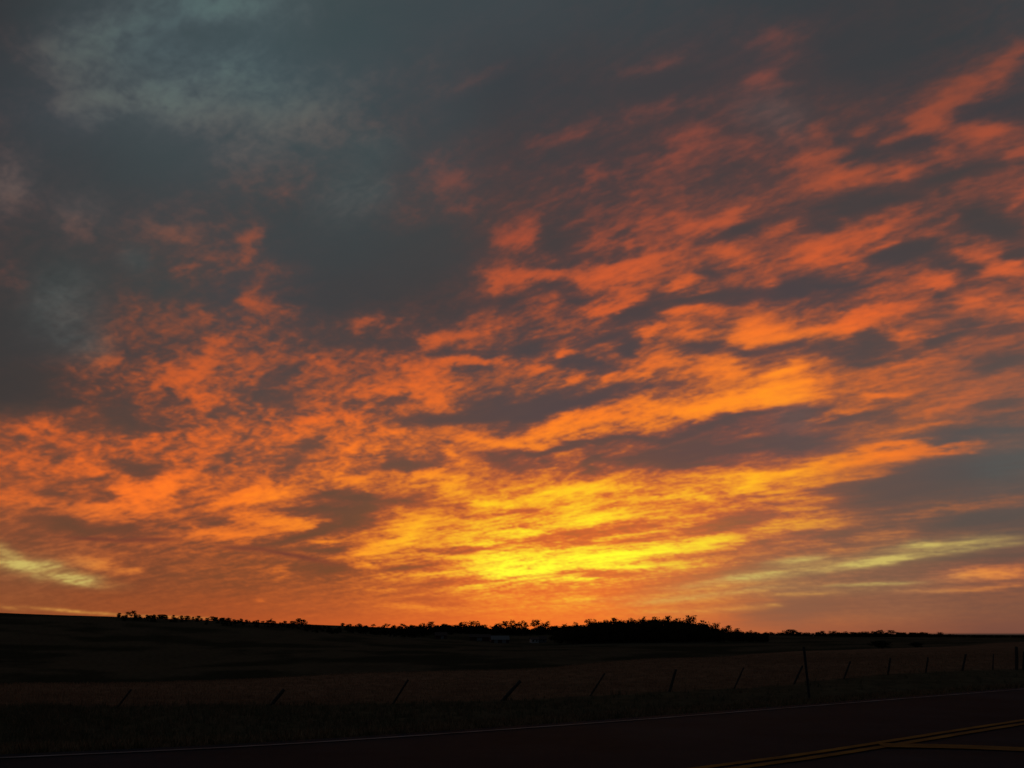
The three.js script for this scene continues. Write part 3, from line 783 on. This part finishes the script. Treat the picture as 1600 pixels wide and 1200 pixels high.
function height(x, z) {                           // x right, z forward
  const dist = Math.hypot(x, z), az = Math.atan2(x, z) / RAD;
  let h = landTable(clamp(az, -58, 58), dist);
  const turned = smooth(58, 100, Math.abs(az));
  if (turned) h = mix(h, -0.6 - dist * 0.003, turned);
  h += smooth(80, 260, dist) * (fbm(x * 0.011, z * 0.011 + 4, 3) * 0.7 + fbm(x * 0.004 + 9, z * 0.004, 2) * 0.8) * (1 - smooth(380, 480, dist) * 0.6) + fbm(x * 0.12, z * 0.12, 3) * 0.05;
  if (dist < 420) {
    const v = beyondRoad(x, z);
    const verge = v < 0.5 ? -0.06 : v < 3 ? mix(-0.06, -0.28, (v - 0.5) / 2.5) : v < 10 ? mix(-0.28, -1.75, smooth(3, 10, v)) : mix(-1.75, -1.5, smooth(10, 20, v));
    h = mix(verge + (v > 0.8 ? fbm(x * 0.5, z * 0.5 + 2, 3) * 0.05 : 0), h, smooth(14, 26, v));
    if (v < -17) h = mix(verge, h, smooth(17, 40, -v));
  }
  return h;
}
const beyondFence = (x, z) => ((z - 41) * 48.8 - (x + 15.8) * 33) / 58.91;     // metres past the fence line
const fieldEnd = (az) => { const [i, s] = spot(LAND_AZ, az); return mix(FIELD_END[i], FIELD_END[i + 1], s); };
{ // the ground: rings about the road, fine nearby and out to the horizon
  const azs = [], rings = [0.5];
  for (let a = -180; a < -60; a += 6) azs.push(a);
  for (let a = -60; a < -32; a += 1) azs.push(a);
  for (let a = -32; a < 32; a += 0.2) azs.push(a);
  for (let a = 32; a < 60; a += 1) azs.push(a);
  for (let a = 60; a <= 180.01; a += 6) azs.push(a);
  while (rings[rings.length - 1] < 9000) { const d = rings[rings.length - 1]; rings.push(d + clamp(d * 0.022, 0.35, 400)); }
  const NA = azs.length, NR = rings.length, pos = new Float32Array(NA * NR * 3), col = new Float32Array(NA * NR * 3), uv = new Float32Array(NA * NR * 2), index = [];
  for (let j = 0; j < NR; j++) for (let i = 0; i < NA; i++) {
    const k = j * NA + i, a = azs[i], d = rings[j], x = Math.sin(a * RAD) * d, z = Math.cos(a * RAD) * d;
    pos.set([x, height(x, z), -z], k * 3); uv.set([x / 6, z / 6], k * 2);
    const v = d < 420 ? beyondRoad(x, z) : 99, ca = clamp(a, -58, 58), end = fieldEnd(ca) * (1 + fbm(x * 0.02, z * 0.02, 2) * 0.04), n = fbm(x * 0.03, z * 0.03, 4), m = fbm(x * 0.35, z * 0.35, 3);
    // worn soil by the asphalt, dry verge grass, green ditch, pale stubble, then rough pasture
    const past0 = beyondFence(x, z) + m * 0.8, field = smooth(-0.5, 1.2, past0) * (1 - smooth(end * 0.985, end * 1.015, d)), ditch = smooth(3, 7, v + m) * (1 - smooth(-0.5, 1.2, past0)), past = d > end * 1.015 ? 1 : 0;
    let c = [0.15, 0.11, 0.066];
    const to = (q, t) => { c = c.map((w, o) => mix(w, q[o], t)); };
    to([0.135, 0.112, 0.066], ditch); to([0.28, 0.165, 0.098], field); to([0.15, 0.118, 0.072], past);
    if (past) to([0.050, 0.048, 0.028], smooth(-0.2, 0.3, n) * 0.9);
    const k2 = 1 + n * 0.22 + m * 0.16 * (d < 120 ? 1 : 0.5);
    col.set(c.map((w) => w * k2), k * 3);
    if (j && i) index.push(k - NA - 1, k - NA, k, k - NA - 1, k, k - 1);
  }
  const g = new THREE.BufferGeometry();
  g.setAttribute('position', new THREE.BufferAttribute(pos, 3)); g.setAttribute('color', new THREE.BufferAttribute(col, 3)); g.setAttribute('uv', new THREE.BufferAttribute(uv, 2)); g.setIndex(index);
  g.computeVertexNormals();
  const ground = new THREE.Mesh(g, new THREE.MeshPhysicalMaterial({ vertexColors: true, map: grain, roughness: 1, specularIntensity: 0, bumpMap: bumps, bumpScale: 0.05 }));
  ground.name = 'ground'; kind(ground, 'structure'); ground.receiveShadow = true; scene.add(ground);
}
console.log('ground done');

// ---------------------------------------------------------------- road and its paint
function ribbon(points, normals, from, to, y, step = 1, wobble = 0) {            // a strip along a path between two offsets from it
  const pos = [], uv = [], idx = [], r = rng(77);
  points.forEach((p, i) => {
    const n = normals[i], w = wobble ? (r() - 0.5) * wobble : 0;
    for (let k = 0; k <= step; k++) { const o = mix(from + w, to + w * 0.6, k / step), x = p.x + n.x * o, z = p.y + n.y * o; pos.push(x, typeof y === 'function' ? y(o) : y, -z); uv.push(x / 2, z / 2); }
    if (i) for (let k = 0; k < step; k++) { const a = (i - 1) * (step + 1) + k, b = a + step + 1; idx.push(a, b, a + 1, a + 1, b, b + 1); }
  });
  const g = new THREE.BufferGeometry();
  g.setAttribute('position', new THREE.Float32BufferAttribute(pos, 3)); g.setAttribute('uv', new THREE.Float32BufferAttribute(uv, 2)); g.setIndex(idx); g.computeVertexNormals();
  if (g.attributes.normal.getY(0) < 0) { for (let i = 0; i < idx.length; i += 3) [idx[i], idx[i + 1]] = [idx[i + 1], idx[i]]; g.setIndex(idx); g.computeVertexNormals(); }
  return g;
}
const line = (list, before = 0, after = 0) => {
  const p = new THREE.SplineCurve(list.map(([x, z]) => new THREE.Vector2(x, z))).getPoints(48), n = p.length, a = p[0].clone().sub(p[2]).normalize(), b = p[n - 1].clone().sub(p[n - 3]).normalize(), q = [];
  for (let t = before; t > 0.2; t -= Math.max(0.4, t * 0.08)) q.push(p[0].clone().addScaledVector(a, t));
  q.push(...p);
  for (let t = 0.4; t < after; t += Math.max(0.4, t * 0.08)) q.push(p[n - 1].clone().addScaledVector(b, t));
  return [q, q.map((_, i) => { const d = q[Math.min(q.length - 1, i + 1)].clone().sub(q[Math.max(0, i - 1)]).normalize(); return new THREE.Vector2(-d.y, d.x); })];
};
{
  const asphalt = mat(0.029, 0.042, 0.056, 0.95, { specularIntensity: 0.1, map: withRepeat(noiseTexture(1024, 4, 15, 0.40, 1, 8), 0.22), bumpMap: withRepeat(bumps, 6), bumpScale: 0.004 });
  const road = new THREE.Mesh(ribbon(edgePath, edgeNormals, 0.42, -17, (o) => 0.0 + 0.004 * Math.sin(o * 1.7), 24), asphalt);
  road.name = 'road'; kind(road, 'structure'); road.receiveShadow = true; scene.add(road);
  const worn = withRepeat(noiseTexture(512, 6, 25, 0.30, 1, 6), 0.6), white = mat(0.27, 0.29, 0.31, 0.9, { specularIntensity: 0.3, map: worn }), yellow = mat(0.36, 0.19, 0.018, 0.9, { specularIntensity: 0.3, map: worn });
  const [cq, cn] = line(CENTRE_LINE, 60, 150), [fq, fn] = line(FORK_LINE, 0, 14);
  part(road, 'edge_line', ribbon(edgePath, edgeNormals, 0.05, -0.06, 0.0095, 1, 0.03), white, 'worn white edge line along the far side of the road');
  part(road, 'centre_line', ribbon(cq, cn, 0.03, -0.11, 0.0095, 1, 0.03), yellow, 'far line of the double yellow centre line');
  part(road, 'centre_line', ribbon(cq, cn, -0.23, -0.38, 0.0095, 1, 0.03), yellow, 'near line of the double yellow centre line');
  part(road, 'fork_line', ribbon(fq, fn, 0.22, -0.27, 0.0135, 1, 0.03), yellow, 'broad yellow line forking off the double centre line');
}

// ---------------------------------------------------------------- grass
function tuft(blades, tall, spread, seed) {
  const r = rng(seed), pos = [], nor = [];
  for (let i = 0; i < blades; i++) {
    const a = r() * 6.283, d = r() * spread, x = Math.cos(a) * d, z = Math.sin(a) * d, h = tall * (0.5 + r() * 0.6), b = r() * 6.283, lean = tall * (0.15 + r() * 0.4), w = 0.004 + r() * 0.006, t = r() * 3.14, wx = Math.cos(t) * w, wz = Math.sin(t) * w;
    const mx = x + Math.cos(b) * lean * 0.35, mz = z + Math.sin(b) * lean * 0.35, ex = x + Math.cos(b) * lean, ez = z + Math.sin(b) * lean;
    pos.push(x - wx, 0, z - wz, x + wx, 0, z + wz, mx + wx * 0.8, h * 0.6, mz + wz * 0.8, x - wx, 0, z - wz, mx + wx * 0.8, h * 0.6, mz + wz * 0.8, mx - wx * 0.8, h * 0.6, mz - wz * 0.8, mx - wx * 0.8, h * 0.6, mz - wz * 0.8, mx + wx * 0.8, h * 0.6, mz + wz * 0.8, ex, h, ez);
  }
  const g = new THREE.BufferGeometry();
  g.setAttribute('position', new THREE.Float32BufferAttribute(pos, 3)); g.computeVertexNormals();
  return g;
}
function grass(name, label, geometry, count, seed, where, size, colour) {
  const o = new THREE.InstancedMesh(geometry, new THREE.MeshPhysicalMaterial({ roughness: 1, specularIntensity: 0, side: THREE.DoubleSide }), count), r = rng(seed), m = new THREE.Matrix4(), q = new THREE.Quaternion(), up = new THREE.Vector3(0, 1, 0), c = new THREE.Color();
  for (let i = 0; i < count; i++) {
    const [x, z] = where(r), s = size(r);
    m.compose(new THREE.Vector3(x, height(x, z) - 0.03, -z), q.setFromAxisAngle(up, r() * 6.283), new THREE.Vector3(s, s * (0.7 + r() * 0.6), s));
    o.setMatrixAt(i, m); const k = 0.7 + r() * 0.6, w = r(); c.setRGB(...colour(w).map((v) => v * k)); o.setColorAt(i, c);
  }
  o.name = name; kind(o, 'stuff'); o.userData.label = label; o.castShadow = o.receiveShadow = true; scene.add(o);
}
const pathLength = edgePath.slice(200, 420);
const onVerge = (a, b, pow = 1) => (r) => {
  const i = Math.floor(r() * (edgePath.length - 1)), p = edgePath[i], q = edgePath[i + 1], t = r(), o = mix(a, b, Math.pow(r(), pow)), x = mix(p.x, q.x, t) + edgeNormals[i].x * o, z = mix(p.y, q.y, t) + edgeNormals[i].y * o;
  return Math.abs(Math.atan2(x, z)) < 0.6 && z < 120 ? [x, z] : onVerge(a, b, pow)(r);
};
const dry = (w) => (w < 0.55 ? [0.26, 0.175, 0.10] : w < 0.85 ? [0.19, 0.145, 0.08] : [0.10, 0.10, 0.05]), green = (w) => (w < 0.4 ? [0.24, 0.17, 0.10] : [0.13, 0.12, 0.068]), straw = (w) => (w < 0.8 ? [0.33, 0.20, 0.115] : [0.23, 0.14, 0.08]);
grass('verge_grass', 'dry brown grass on the verge beyond the white edge line', tuft(9, 0.13, 0.10, 1), 15000, 21, onVerge(0.5, 5, 1.2), (r) => 0.5 + r() * 0.9, dry);
grass('ditch_grass', 'dark rough grass filling the roadside ditch', tuft(9, 0.24, 0.14, 2), 14000, 22, (r) => { for (;;) { const p = onVerge(4, 30)(r); if (beyondFence(...p) < 0.6) return p; } }, (r) => 0.5 + r() * 0.8, green);
grass('field_stubble', 'dry straw coloured stubble across the field behind the fence', tuft(6, 0.15, 0.22, 4), 26000, 24, (r) => {
  for (;;) { const a = (r() - 0.5) * 64, d = 38 + Math.pow(r(), 1.3) * 120, x = Math.sin(a * RAD) * d, z = Math.cos(a * RAD) * d; if (d < fieldEnd(a) && beyondFence(x, z) > 0.5) return [x, z]; }
}, (r) => 0.7 + r() * 0.8, straw);
console.log('grass done');

// ---------------------------------------------------------------- fence and posts
function stick(foot, top, r, seed, sides = 7) {                                   // a weathered wooden post with a sawn top
  const n = 6, pos = [], idx = [], rr = rng(seed), dir = top.clone().sub(foot), len = dir.length(); dir.normalize();
  const u = new THREE.Vector3(1, 0, 0).cross(dir).normalize(), v = dir.clone().cross(u);
  for (let j = 0; j <= n; j++) for (let i = 0; i < sides; i++) {
    const a = i / sides * 6.2832, k = r * (1 - 0.14 * j / n) * (0.9 + rr() * 0.2), bend = Math.sin(j / n * 3.14) * r * 0.25, p = foot.clone().addScaledVector(dir, len * j / n + (j === n ? (rr() - 0.5) * r * 0.5 : 0)).addScaledVector(u, Math.cos(a) * k + bend).addScaledVector(v, Math.sin(a) * k);
    pos.push(p.x, p.y, p.z);
    if (j) { const b = i === sides - 1 ? 0 : i + 1, q = (j - 1) * sides; idx.push(q + i, q + sides + b, q + sides + i, q + i, q + b, q + sides + b); }
  }
  const c = pos.length / 3, t = top; pos.push(t.x, t.y, t.z);
  for (let i = 0; i < sides; i++) idx.push(c, n * sides + i, n * sides + (i + 1) % sides);
  const g = new THREE.BufferGeometry(); g.setAttribute('position', new THREE.Float32BufferAttribute(pos, 3)); g.setIndex(idx); g.computeVertexNormals();
  return g;
}
const postWood = mat(0.060, 0.050, 0.040, 1), wireSteel = mat(0.20, 0.17, 0.15, 0.6, { metalness: 0.6 }), postSteel = mat(0.05, 0.052, 0.05, 0.8);
{
  const fence = new THREE.Group(); fence.name = 'wire_fence';
  tag(fence, 'old wire fence of leaning wooden posts along the field edge', 'fence');
  const [bx, , bz] = POSTS[0]; fence.position.set(bx, height(bx, bz), -bz);
  const tops = [], feet = [];
  POSTS.forEach(([x, y, z, dx, dy, r], i) => {
    const gy = height(x, z), foot = new THREE.Vector3(x - dx * 0.2, gy - 0.3, -z), top = new THREE.Vector3(x + dx, y + dy, -z);
    foot.x = x - dx * (y - gy + 0.3) / dy;                                       // along the lean, into the soil
    const words = dy > 1.4 ? 'thick tall upright corner post at the right end' : dx > 0.7 ? 'post leaning hard over to the right' : dx < 0.3 ? 'nearly upright post' : undefined;
    const m = part(fence, 'fence_post', stick(foot.clone().sub(fence.position), top.clone().sub(fence.position), r * 1.3, 300 + i), postWood, words);
    tops.push(top); feet.push(new THREE.Vector3(x, y, -z));
  });
  for (const k of [0.30, 0.58, 0.86]) {
    const pts = [];
    tops.forEach((t, i) => { const p = feet[i].clone().lerp(t, k).sub(fence.position); p.z += POSTS[i][5] + 0.01; if (i) { const q = pts[pts.length - 1].clone().lerp(p, 0.5); q.y -= 0.06; pts.push(q); } pts.push(p); });
    part(fence, 'wire', new THREE.TubeGeometry(new THREE.CatmullRomCurve3(pts, false, 'centripetal'), 160, 0.002, 4), wireSteel);
  }
  shade(fence); scene.add(fence);

  const [lx, ly, lz, lh] = LONE_POST, lone = new THREE.Group(), gy = height(lx, lz);
  lone.name = 'marker_post'; lone.position.set(lx, gy, -lz);
  tag(lone, 'tall upright dark steel post standing alone on the road verge', 'post');
  const h = ly + lh - gy, shape = new THREE.Shape([[-0.034, -0.012], [-0.006, -0.012], [-0.006, -0.045], [0.006, -0.045], [0.006, -0.012], [0.034, -0.012], [0.034, 0.0], [-0.034, 0.0]].map(([a, b]) => new THREE.Vector2(a, b)));
  const post = new THREE.ExtrudeGeometry(shape, { depth: h + 0.4, bevelEnabled: true, bevelSize: 0.002, bevelThickness: 0.002, bevelSegments: 1 }); post.rotateX(-Math.PI / 2); post.translate(0, -0.4, 0); post.rotateZ(0.06); post.rotateY(0.5);
  part(lone, 'shaft', post, postSteel);
  for (let i = 0; i < 8; i++) { const s = new THREE.BoxGeometry(0.022, 0.014, 0.012); s.translate(-Math.sin(0.06) * (0.3 + i * h * 0.085) , 0.3 + i * h * 0.085, 0.018); s.rotateY(0.5); part(lone, 'stud', s, postSteel); }
  shade(lone); scene.add(lone);
}

// ---------------------------------------------------------------- trees
const bark = mat(0.045, 0.036, 0.028, 1), leafMats = [mat(0.050, 0.046, 0.024, 1, { specularIntensity: 0 }), mat(0.058, 0.044, 0.024, 1, { specularIntensity: 0 }), mat(0.042, 0.044, 0.026, 1, { specularIntensity: 0 })];
leafMats.forEach((m) => { m.side = THREE.DoubleSide; });
function limb(a, b, r0, r1, pos, nor, sides = 5) {
  const d = b.clone().sub(a).normalize(), u = Math.abs(d.y) > 0.9 ? new THREE.Vector3(1, 0, 0) : new THREE.Vector3(0, 1, 0); u.cross(d).normalize(); const v = d.clone().cross(u);
  const ring = (c, r, i) => { const t = i / sides * 6.2832; return c.clone().addScaledVector(u, Math.cos(t) * r).addScaledVector(v, Math.sin(t) * r); };
  for (let i = 0; i < sides; i++) { const p = ring(a, r0, i), q = ring(a, r0, i + 1), s = ring(b, r1, i), t = ring(b, r1, i + 1); for (const w of [p, q, t, p, t, s]) pos.push(w.x, w.y, w.z); }
}
function treeShape(k, seed) {                     // unit tree: 1 high; returns trunk with limbs, and crown
  const r = rng(seed), wood = [], leaves = [], spread = [0.5, 0.46, 0.36][k], bole = [0.10, 0.16, 0.03][k], clumps = [];
  const forks = k === 2 ? 4 : 1;
  for (let f = 0; f < forks; f++) {
    const base = new THREE.Vector3((r() - 0.5) * 0.2 * (forks > 1), -0.05, (r() - 0.5) * 0.2 * (forks > 1)), crotch = new THREE.Vector3(base.x * 1.4 + (r() - 0.5) * 0.06, bole + 0.12, base.z * 1.4 + (r() - 0.5) * 0.06);
    limb(base, crotch, 0.030 / Math.sqrt(forks), 0.020 / Math.sqrt(forks), wood);
    const n = [11, 10, 4][k];
    for (let i = 0; i < n; i++) {
      const a = i / n * 6.283 + r() * 0.9, rise = 0.12 + 0.88 * Math.pow(r(), 0.8), out = spread * (1.05 - rise * 0.62) * (0.55 + 0.5 * r()), tip = new THREE.Vector3(crotch.x + Math.cos(a) * out, bole + (1 - bole) * rise * 0.94, crotch.z + Math.sin(a) * out), mid = crotch.clone().lerp(tip, 0.5); mid.y += 0.05;
      limb(crotch, mid, 0.013, 0.008, wood, null, 4); limb(mid, tip, 0.008, 0.003, wood, null, 3);
      clumps.push([tip, 0.10 + r() * 0.09]); if (r() < 0.75) clumps.push([mid.clone().lerp(tip, 0.4).add(new THREE.Vector3((r() - 0.5) * 0.16, (r() - 0.3) * 0.1, (r() - 0.5) * 0.16)), 0.08 + r() * 0.07]);
      for (let t = 0; t < 3; t++) { const e = tip.clone().add(new THREE.Vector3((r() - 0.5) * 0.18, 0.02 + r() * 0.10, (r() - 0.5) * 0.18)); limb(tip.clone().lerp(mid, 0.2), e, 0.004, 0.001, wood, null, 3); }
    }
  }
  const per = [24, 17, 20][k];
  for (const [c, rad] of clumps) for (let i = 0; i < per; i++) {
    const d = new THREE.Vector3(r() - 0.5, (r() - 0.5) * 0.8, r() - 0.5).normalize().multiplyScalar(rad * Math.cbrt(r())), p = c.clone().add(d), s = 0.030 + r() * 0.042;
    for (let q = 0; q < 2; q++) {
      const e = () => new THREE.Vector3(r() - 0.5, r() - 0.5, r() - 0.5).normalize().multiplyScalar(s);
      for (const w of [e(), e(), e()]) leaves.push(p.x + w.x, Math.min(p.y + w.y, 1.0), p.z + w.z);
    }
  }
  const geo = (a) => { const g = new THREE.BufferGeometry(); g.setAttribute('position', new THREE.Float32BufferAttribute(a, 3)); g.computeVertexNormals(); return g; };
  return { wood: geo(wood), leaves: geo(leaves), spread: spread * 2 };
}
const shapes = [0, 1, 2].map((k) => [0, 1, 2, 3].map((s) => treeShape(k, 500 + k * 31 + s * 7)));
const hp = (az, d) => { const x = Math.sin(az * RAD) * d, z = Math.cos(az * RAD) * d; return [x, height(x, z), z]; };
const rowsOf = [
  [-30, -12, 'small dark scrub tree standing in the row on the left ridge crest', 'scrub trees on the left ridge crest'],
  [-12, -4.0, 'low dark tree on the skyline between the left ridge and the farm', 'trees on the skyline left of the farm'],
  [-4.0, 3, 'dark leafy tree in the shelter belt behind the farm buildings', 'trees behind the farm buildings'],
  [3, 13.5, 'dark tree rising above the edge of the wooded hill', 'trees rising out of the wooded hill'],
  [13.5, 30, 'tiny dark tree along the far treeline on the right', 'trees of the far treeline on the right']];
const special = { 0: 'broad rounded dark tree at the left end of the trees on the left ridge', 42: 'tallest tree standing out on the right shoulder of the wooded hill', 64: 'round dark tree alone at the right end of the far treeline', 7: 'first open branched tree of the short row right of the left ridge gap' };
const ordinal = ['first', 'second', 'third', 'fourth', 'fifth', 'sixth', 'seventh', 'eighth', 'ninth', 'tenth', 'eleventh', 'twelfth', 'thirteenth', 'fourteenth', 'fifteenth', 'sixteenth'], counted = new Map();
const treeRandom = rng(909);
TREES.forEach(([az, d, top, wide, k], i) => {
  const [x, gy, z] = hp(az, d), tree = new THREE.Group(), s = shapes[k][Math.floor(treeRandom() * 4)];
  tree.name = numbered(k === 2 ? 'scrub_tree' : 'tree'); tree.position.set(x, gy - 0.1, -z); tree.rotation.y = treeRandom() * 6.283;
  const h = Math.max(top - gy + 0.4, 1.8), w = clamp(wide * (az < -12 ? 1.15 : 1.7), h * 0.7, h * 2.0) / s.spread;
  const row = rowsOf.find((q) => az >= q[0] && az < q[1]);
  if (special[i]) tag(tree, special[i], 'tree'); else { const n = counted.get(row) ?? 0; counted.set(row, n + 1); tag(tree, ordinal[n] + ' from the left of the ' + row[3], 'tree', row[3]); }
  part(tree, 'trunk', s.wood, bark).scale.set(w, h, w);
  part(tree, 'crown', s.leaves, leafMats[Math.floor(treeRandom() * 3)]).scale.set(w, h, w);
  scene.add(shade(tree));
});
// woods that read as one mass: a thicket on the hill, hedges under the skyline
const both = (s) => mergeGeometries([s.wood, s.leaves]);
function wood(name, label, shape, list) {
  const o = new THREE.InstancedMesh(both(shape), leafMats[list.length % 3], list.length), m = new THREE.Matrix4(), q = new THREE.Quaternion(), up = new THREE.Vector3(0, 1, 0), r = rng(list.length), c = new THREE.Color();
  list.forEach(([x, z, h, w], i) => { m.compose(new THREE.Vector3(x, height(x, z) - 0.2, -z), q.setFromAxisAngle(up, r() * 6.283), new THREE.Vector3(w, h, w)); o.setMatrixAt(i, m); c.setScalar(0.75 + r() * 0.5); o.setColorAt(i, c); });
  o.name = name; kind(o, 'stuff'); o.userData.label = label; o.castShadow = o.receiveShadow = true; scene.add(o);
}
{
  const r = rng(4242), topAt = (az) => { const at = WOOD_TOP.findIndex((p) => p[0] > az), i = at < 0 ? WOOD_TOP.length - 1 : clamp(at, 1, WOOD_TOP.length - 1), a = WOOD_TOP[i - 1], b = WOOD_TOP[i]; return mix(a[1], b[1], clamp((az - a[0]) / (b[0] - a[0]))); };
  const hill = [[], []];
  for (let i = 0; i < 1100; i++) {
    const az = mix(WOOD_TOP[0][0] - 0.1, WOOD_TOP[WOOD_TOP.length - 1][0] + 0.3, r()), back = r(), d = mix(425, 530, back), [x, gy, z] = hp(az, d), line = EYE + (topAt(az) - EYE) * d / 520;
    const h = clamp((line - gy) * (0.62 + 0.52 * Math.pow(r(), 2.2)), 2, 7.5 + back * 4.5); hill[i & 1].push([x, z, h, h * (0.75 + r() * 0.4)]);
  }
  wood('woodland', 'dark wood covering the low hill right of the farm', shapes[0][0], hill[0]);
  wood('woodland_001', 'more trees of the dark wood covering the low hill', shapes[1][2], hill[1]);
  const belt = [];
  for (let i = 0; i < 620; i++) { const az = mix(-9, 4.2, r()), d = mix(455, 520, r()) + 70 * smooth(-6, -2, az), [x, gy, z] = hp(az, d), h = 1.2 + Math.pow(r(), 1.6) * (1.5 + 1.6 * smooth(-8, -3, az)); belt.push([x, z, h, h * (0.9 + r() * 0.6)]); }
  wood('hedgerow', 'dark brush and small trees under the skyline behind the farm', shapes[2][2], belt);
  const ridge = [];
  for (let i = 0; i < 200; i++) { const az = mix(-20.5, -9, r()), d = mix(420, 475, r()), [x, gy, z] = hp(az, d), h = 0.7 + r() * 1.3; ridge.push([x, z, h, h * (1 + r() * 0.7)]); }
  wood('ridge_brush', 'low dark brush on the slope under the left ridge crest', shapes[2][1], ridge);
  const far = [];
  for (let i = 0; i < 900; i++) { const az = mix(12.2, 31, r()), d = mix(870, 960, r()), [x, gy, z] = hp(az, d), h = 1.1 + Math.pow(r(), 2) * 3.2 * (1 - smooth(20, 24, az) * 0.7); far.push([x, z, h, h * (1.1 + r())]); }
  wood('far_treeline', 'thin dark line of far trees along the right horizon', shapes[0][1], far);
}
for (const [az, d, h, w, label] of [[19.2, 262, 1.9, 6.5, 'low dark bush in the field below the far treeline, the wider one'], [20.9, 266, 1.3, 4.2, 'low dark bush in the field below the far treeline, the smaller one']]) {
  const [x, gy, z] = hp(az, d), b = new THREE.Group(); b.name = numbered('bush'); b.position.set(x, gy - 0.1, -z);
  tag(b, label, 'bush', 'bushes in the right field');
  part(b, 'stem', shapes[2][3].wood, bark).scale.set(w / 0.7, h, w / 0.9); part(b, 'crown', shapes[2][3].leaves, leafMats[2]).scale.set(w / 0.7, h, w / 0.9);
  scene.add(shade(b));
}
console.log('trees done');

// ---------------------------------------------------------------- the farm
const tin = mat(0.16, 0.165, 0.17, 0.85, { metalness: 0.1 }), rust = mat(0.075, 0.045, 0.035, 0.95), boardWhite = mat(0.46, 0.46, 0.45, 0.9), boardGrey = mat(0.20, 0.20, 0.20, 0.9), boardRed = mat(0.08, 0.035, 0.028, 0.95), paneMat = mat(0.03, 0.035, 0.04, 0.15), trim = mat(0.14, 0.13, 0.12, 0.9);
function farmBuilding(name, label, az, d, w, deep, wallH, roofH, turn, wallMat, roofMat, openings) {
  const [x, gy, z] = hp(az, d), b = new THREE.Group(); b.name = numbered(name); b.position.set(x, gy - 0.1, -z); b.rotation.y = turn;
  tag(b, label, 'building');
  const walls = part(b, 'wall', new THREE.BoxGeometry(w, wallH + 0.6, deep).translate(0, wallH / 2 - 0.3, 0), wallMat);
  const gable = new THREE.ExtrudeGeometry(new THREE.Shape([new THREE.Vector2(-deep / 2, 0), new THREE.Vector2(deep / 2, 0), new THREE.Vector2(0, roofH)]), { depth: w - 0.02, bevelEnabled: false }).rotateY(Math.PI / 2).translate(-w / 2 + 0.01, wallH + 0.003, 0);
  part(b, 'gable', gable, wallMat);
  const slope = Math.hypot(deep / 2, roofH), ang = Math.atan2(roofH, deep / 2), n = Math.max(3, Math.round(w / 1.0));
  for (const s of [-1, 1]) {
    const roof = new THREE.Group(); roof.name = 'roof'; b.add(roof); roof.position.set(0, wallH + roofH + 0.05, 0); roof.rotation.x = s * ang;
    for (let i = 0; i < n; i++) part(roof, 'roof_sheet', new THREE.BoxGeometry((w + 0.6) / n - 0.015, 0.03 + (i % 2) * 0.012, slope + 0.35).translate(-(w + 0.6) / 2 + (i + 0.5) * (w + 0.6) / n, 0.02, s * (slope + 0.35) / 2), roofMat);
  }
  for (const [kindOf, ox, oy, ow, oh] of openings) {
    const o = part(b, kindOf, new THREE.BoxGeometry(ow + 0.16, oh + 0.16, 0.08).translate(ox, oy, deep / 2 + 0.03), trim);
    part(o, kindOf === 'window' ? 'pane' : 'panel', new THREE.BoxGeometry(ow, oh, 0.05).translate(ox, oy, deep / 2 + 0.06), kindOf === 'window' ? paneMat : boardGrey);
  }
  scene.add(shade(b));
}
const pixelAz = (a) => a;
farmBuilding('farm_shed', 'long low shed with a pale grey metal roof below the trees', -0.66, 452, 7.4, 6, 1.5, 1.5, 0.08, boardRed, tin, [['door', -1.8, 0.75, 1.6, 1.4], ['door', 1.6, 0.75, 1.6, 1.4]]);
farmBuilding('farm_shed', 'long rusty roofed shed just left of the grey roofed shed', -1.72, 470, 9.0, 5, 1.6, 1.2, -0.1, boardRed, rust, [['door', 0, 0.8, 2.2, 1.5]]);
farmBuilding('farm_shed', 'small brown shed standing apart left of the other farm sheds', -3.86, 470, 5.0, 4.5, 1.5, 1.3, 0.15, boardRed, rust, [['door', 0.6, 0.8, 1.2, 1.5]]);
farmBuilding('farmhouse', 'small white farmhouse at the foot of the wooded hill', 1.20, 455, 3.2, 5.5, 1.6, 0.7, 0.1, boardWhite, rust, [['window', -0.7, 0.95, 0.6, 0.7], ['window', 0.75, 0.95, 0.6, 0.7]]);
farmBuilding('farm_outbuilding', 'grey outbuilding joined close to the right of the white farmhouse', 1.64, 458, 3.3, 5, 1.45, 1.2, 0.02, boardGrey, rust, [['window', 0.5, 0.9, 0.6, 0.6], ['door', -0.8, 0.75, 0.9, 1.4]]);

renderer.render(scene, camera);
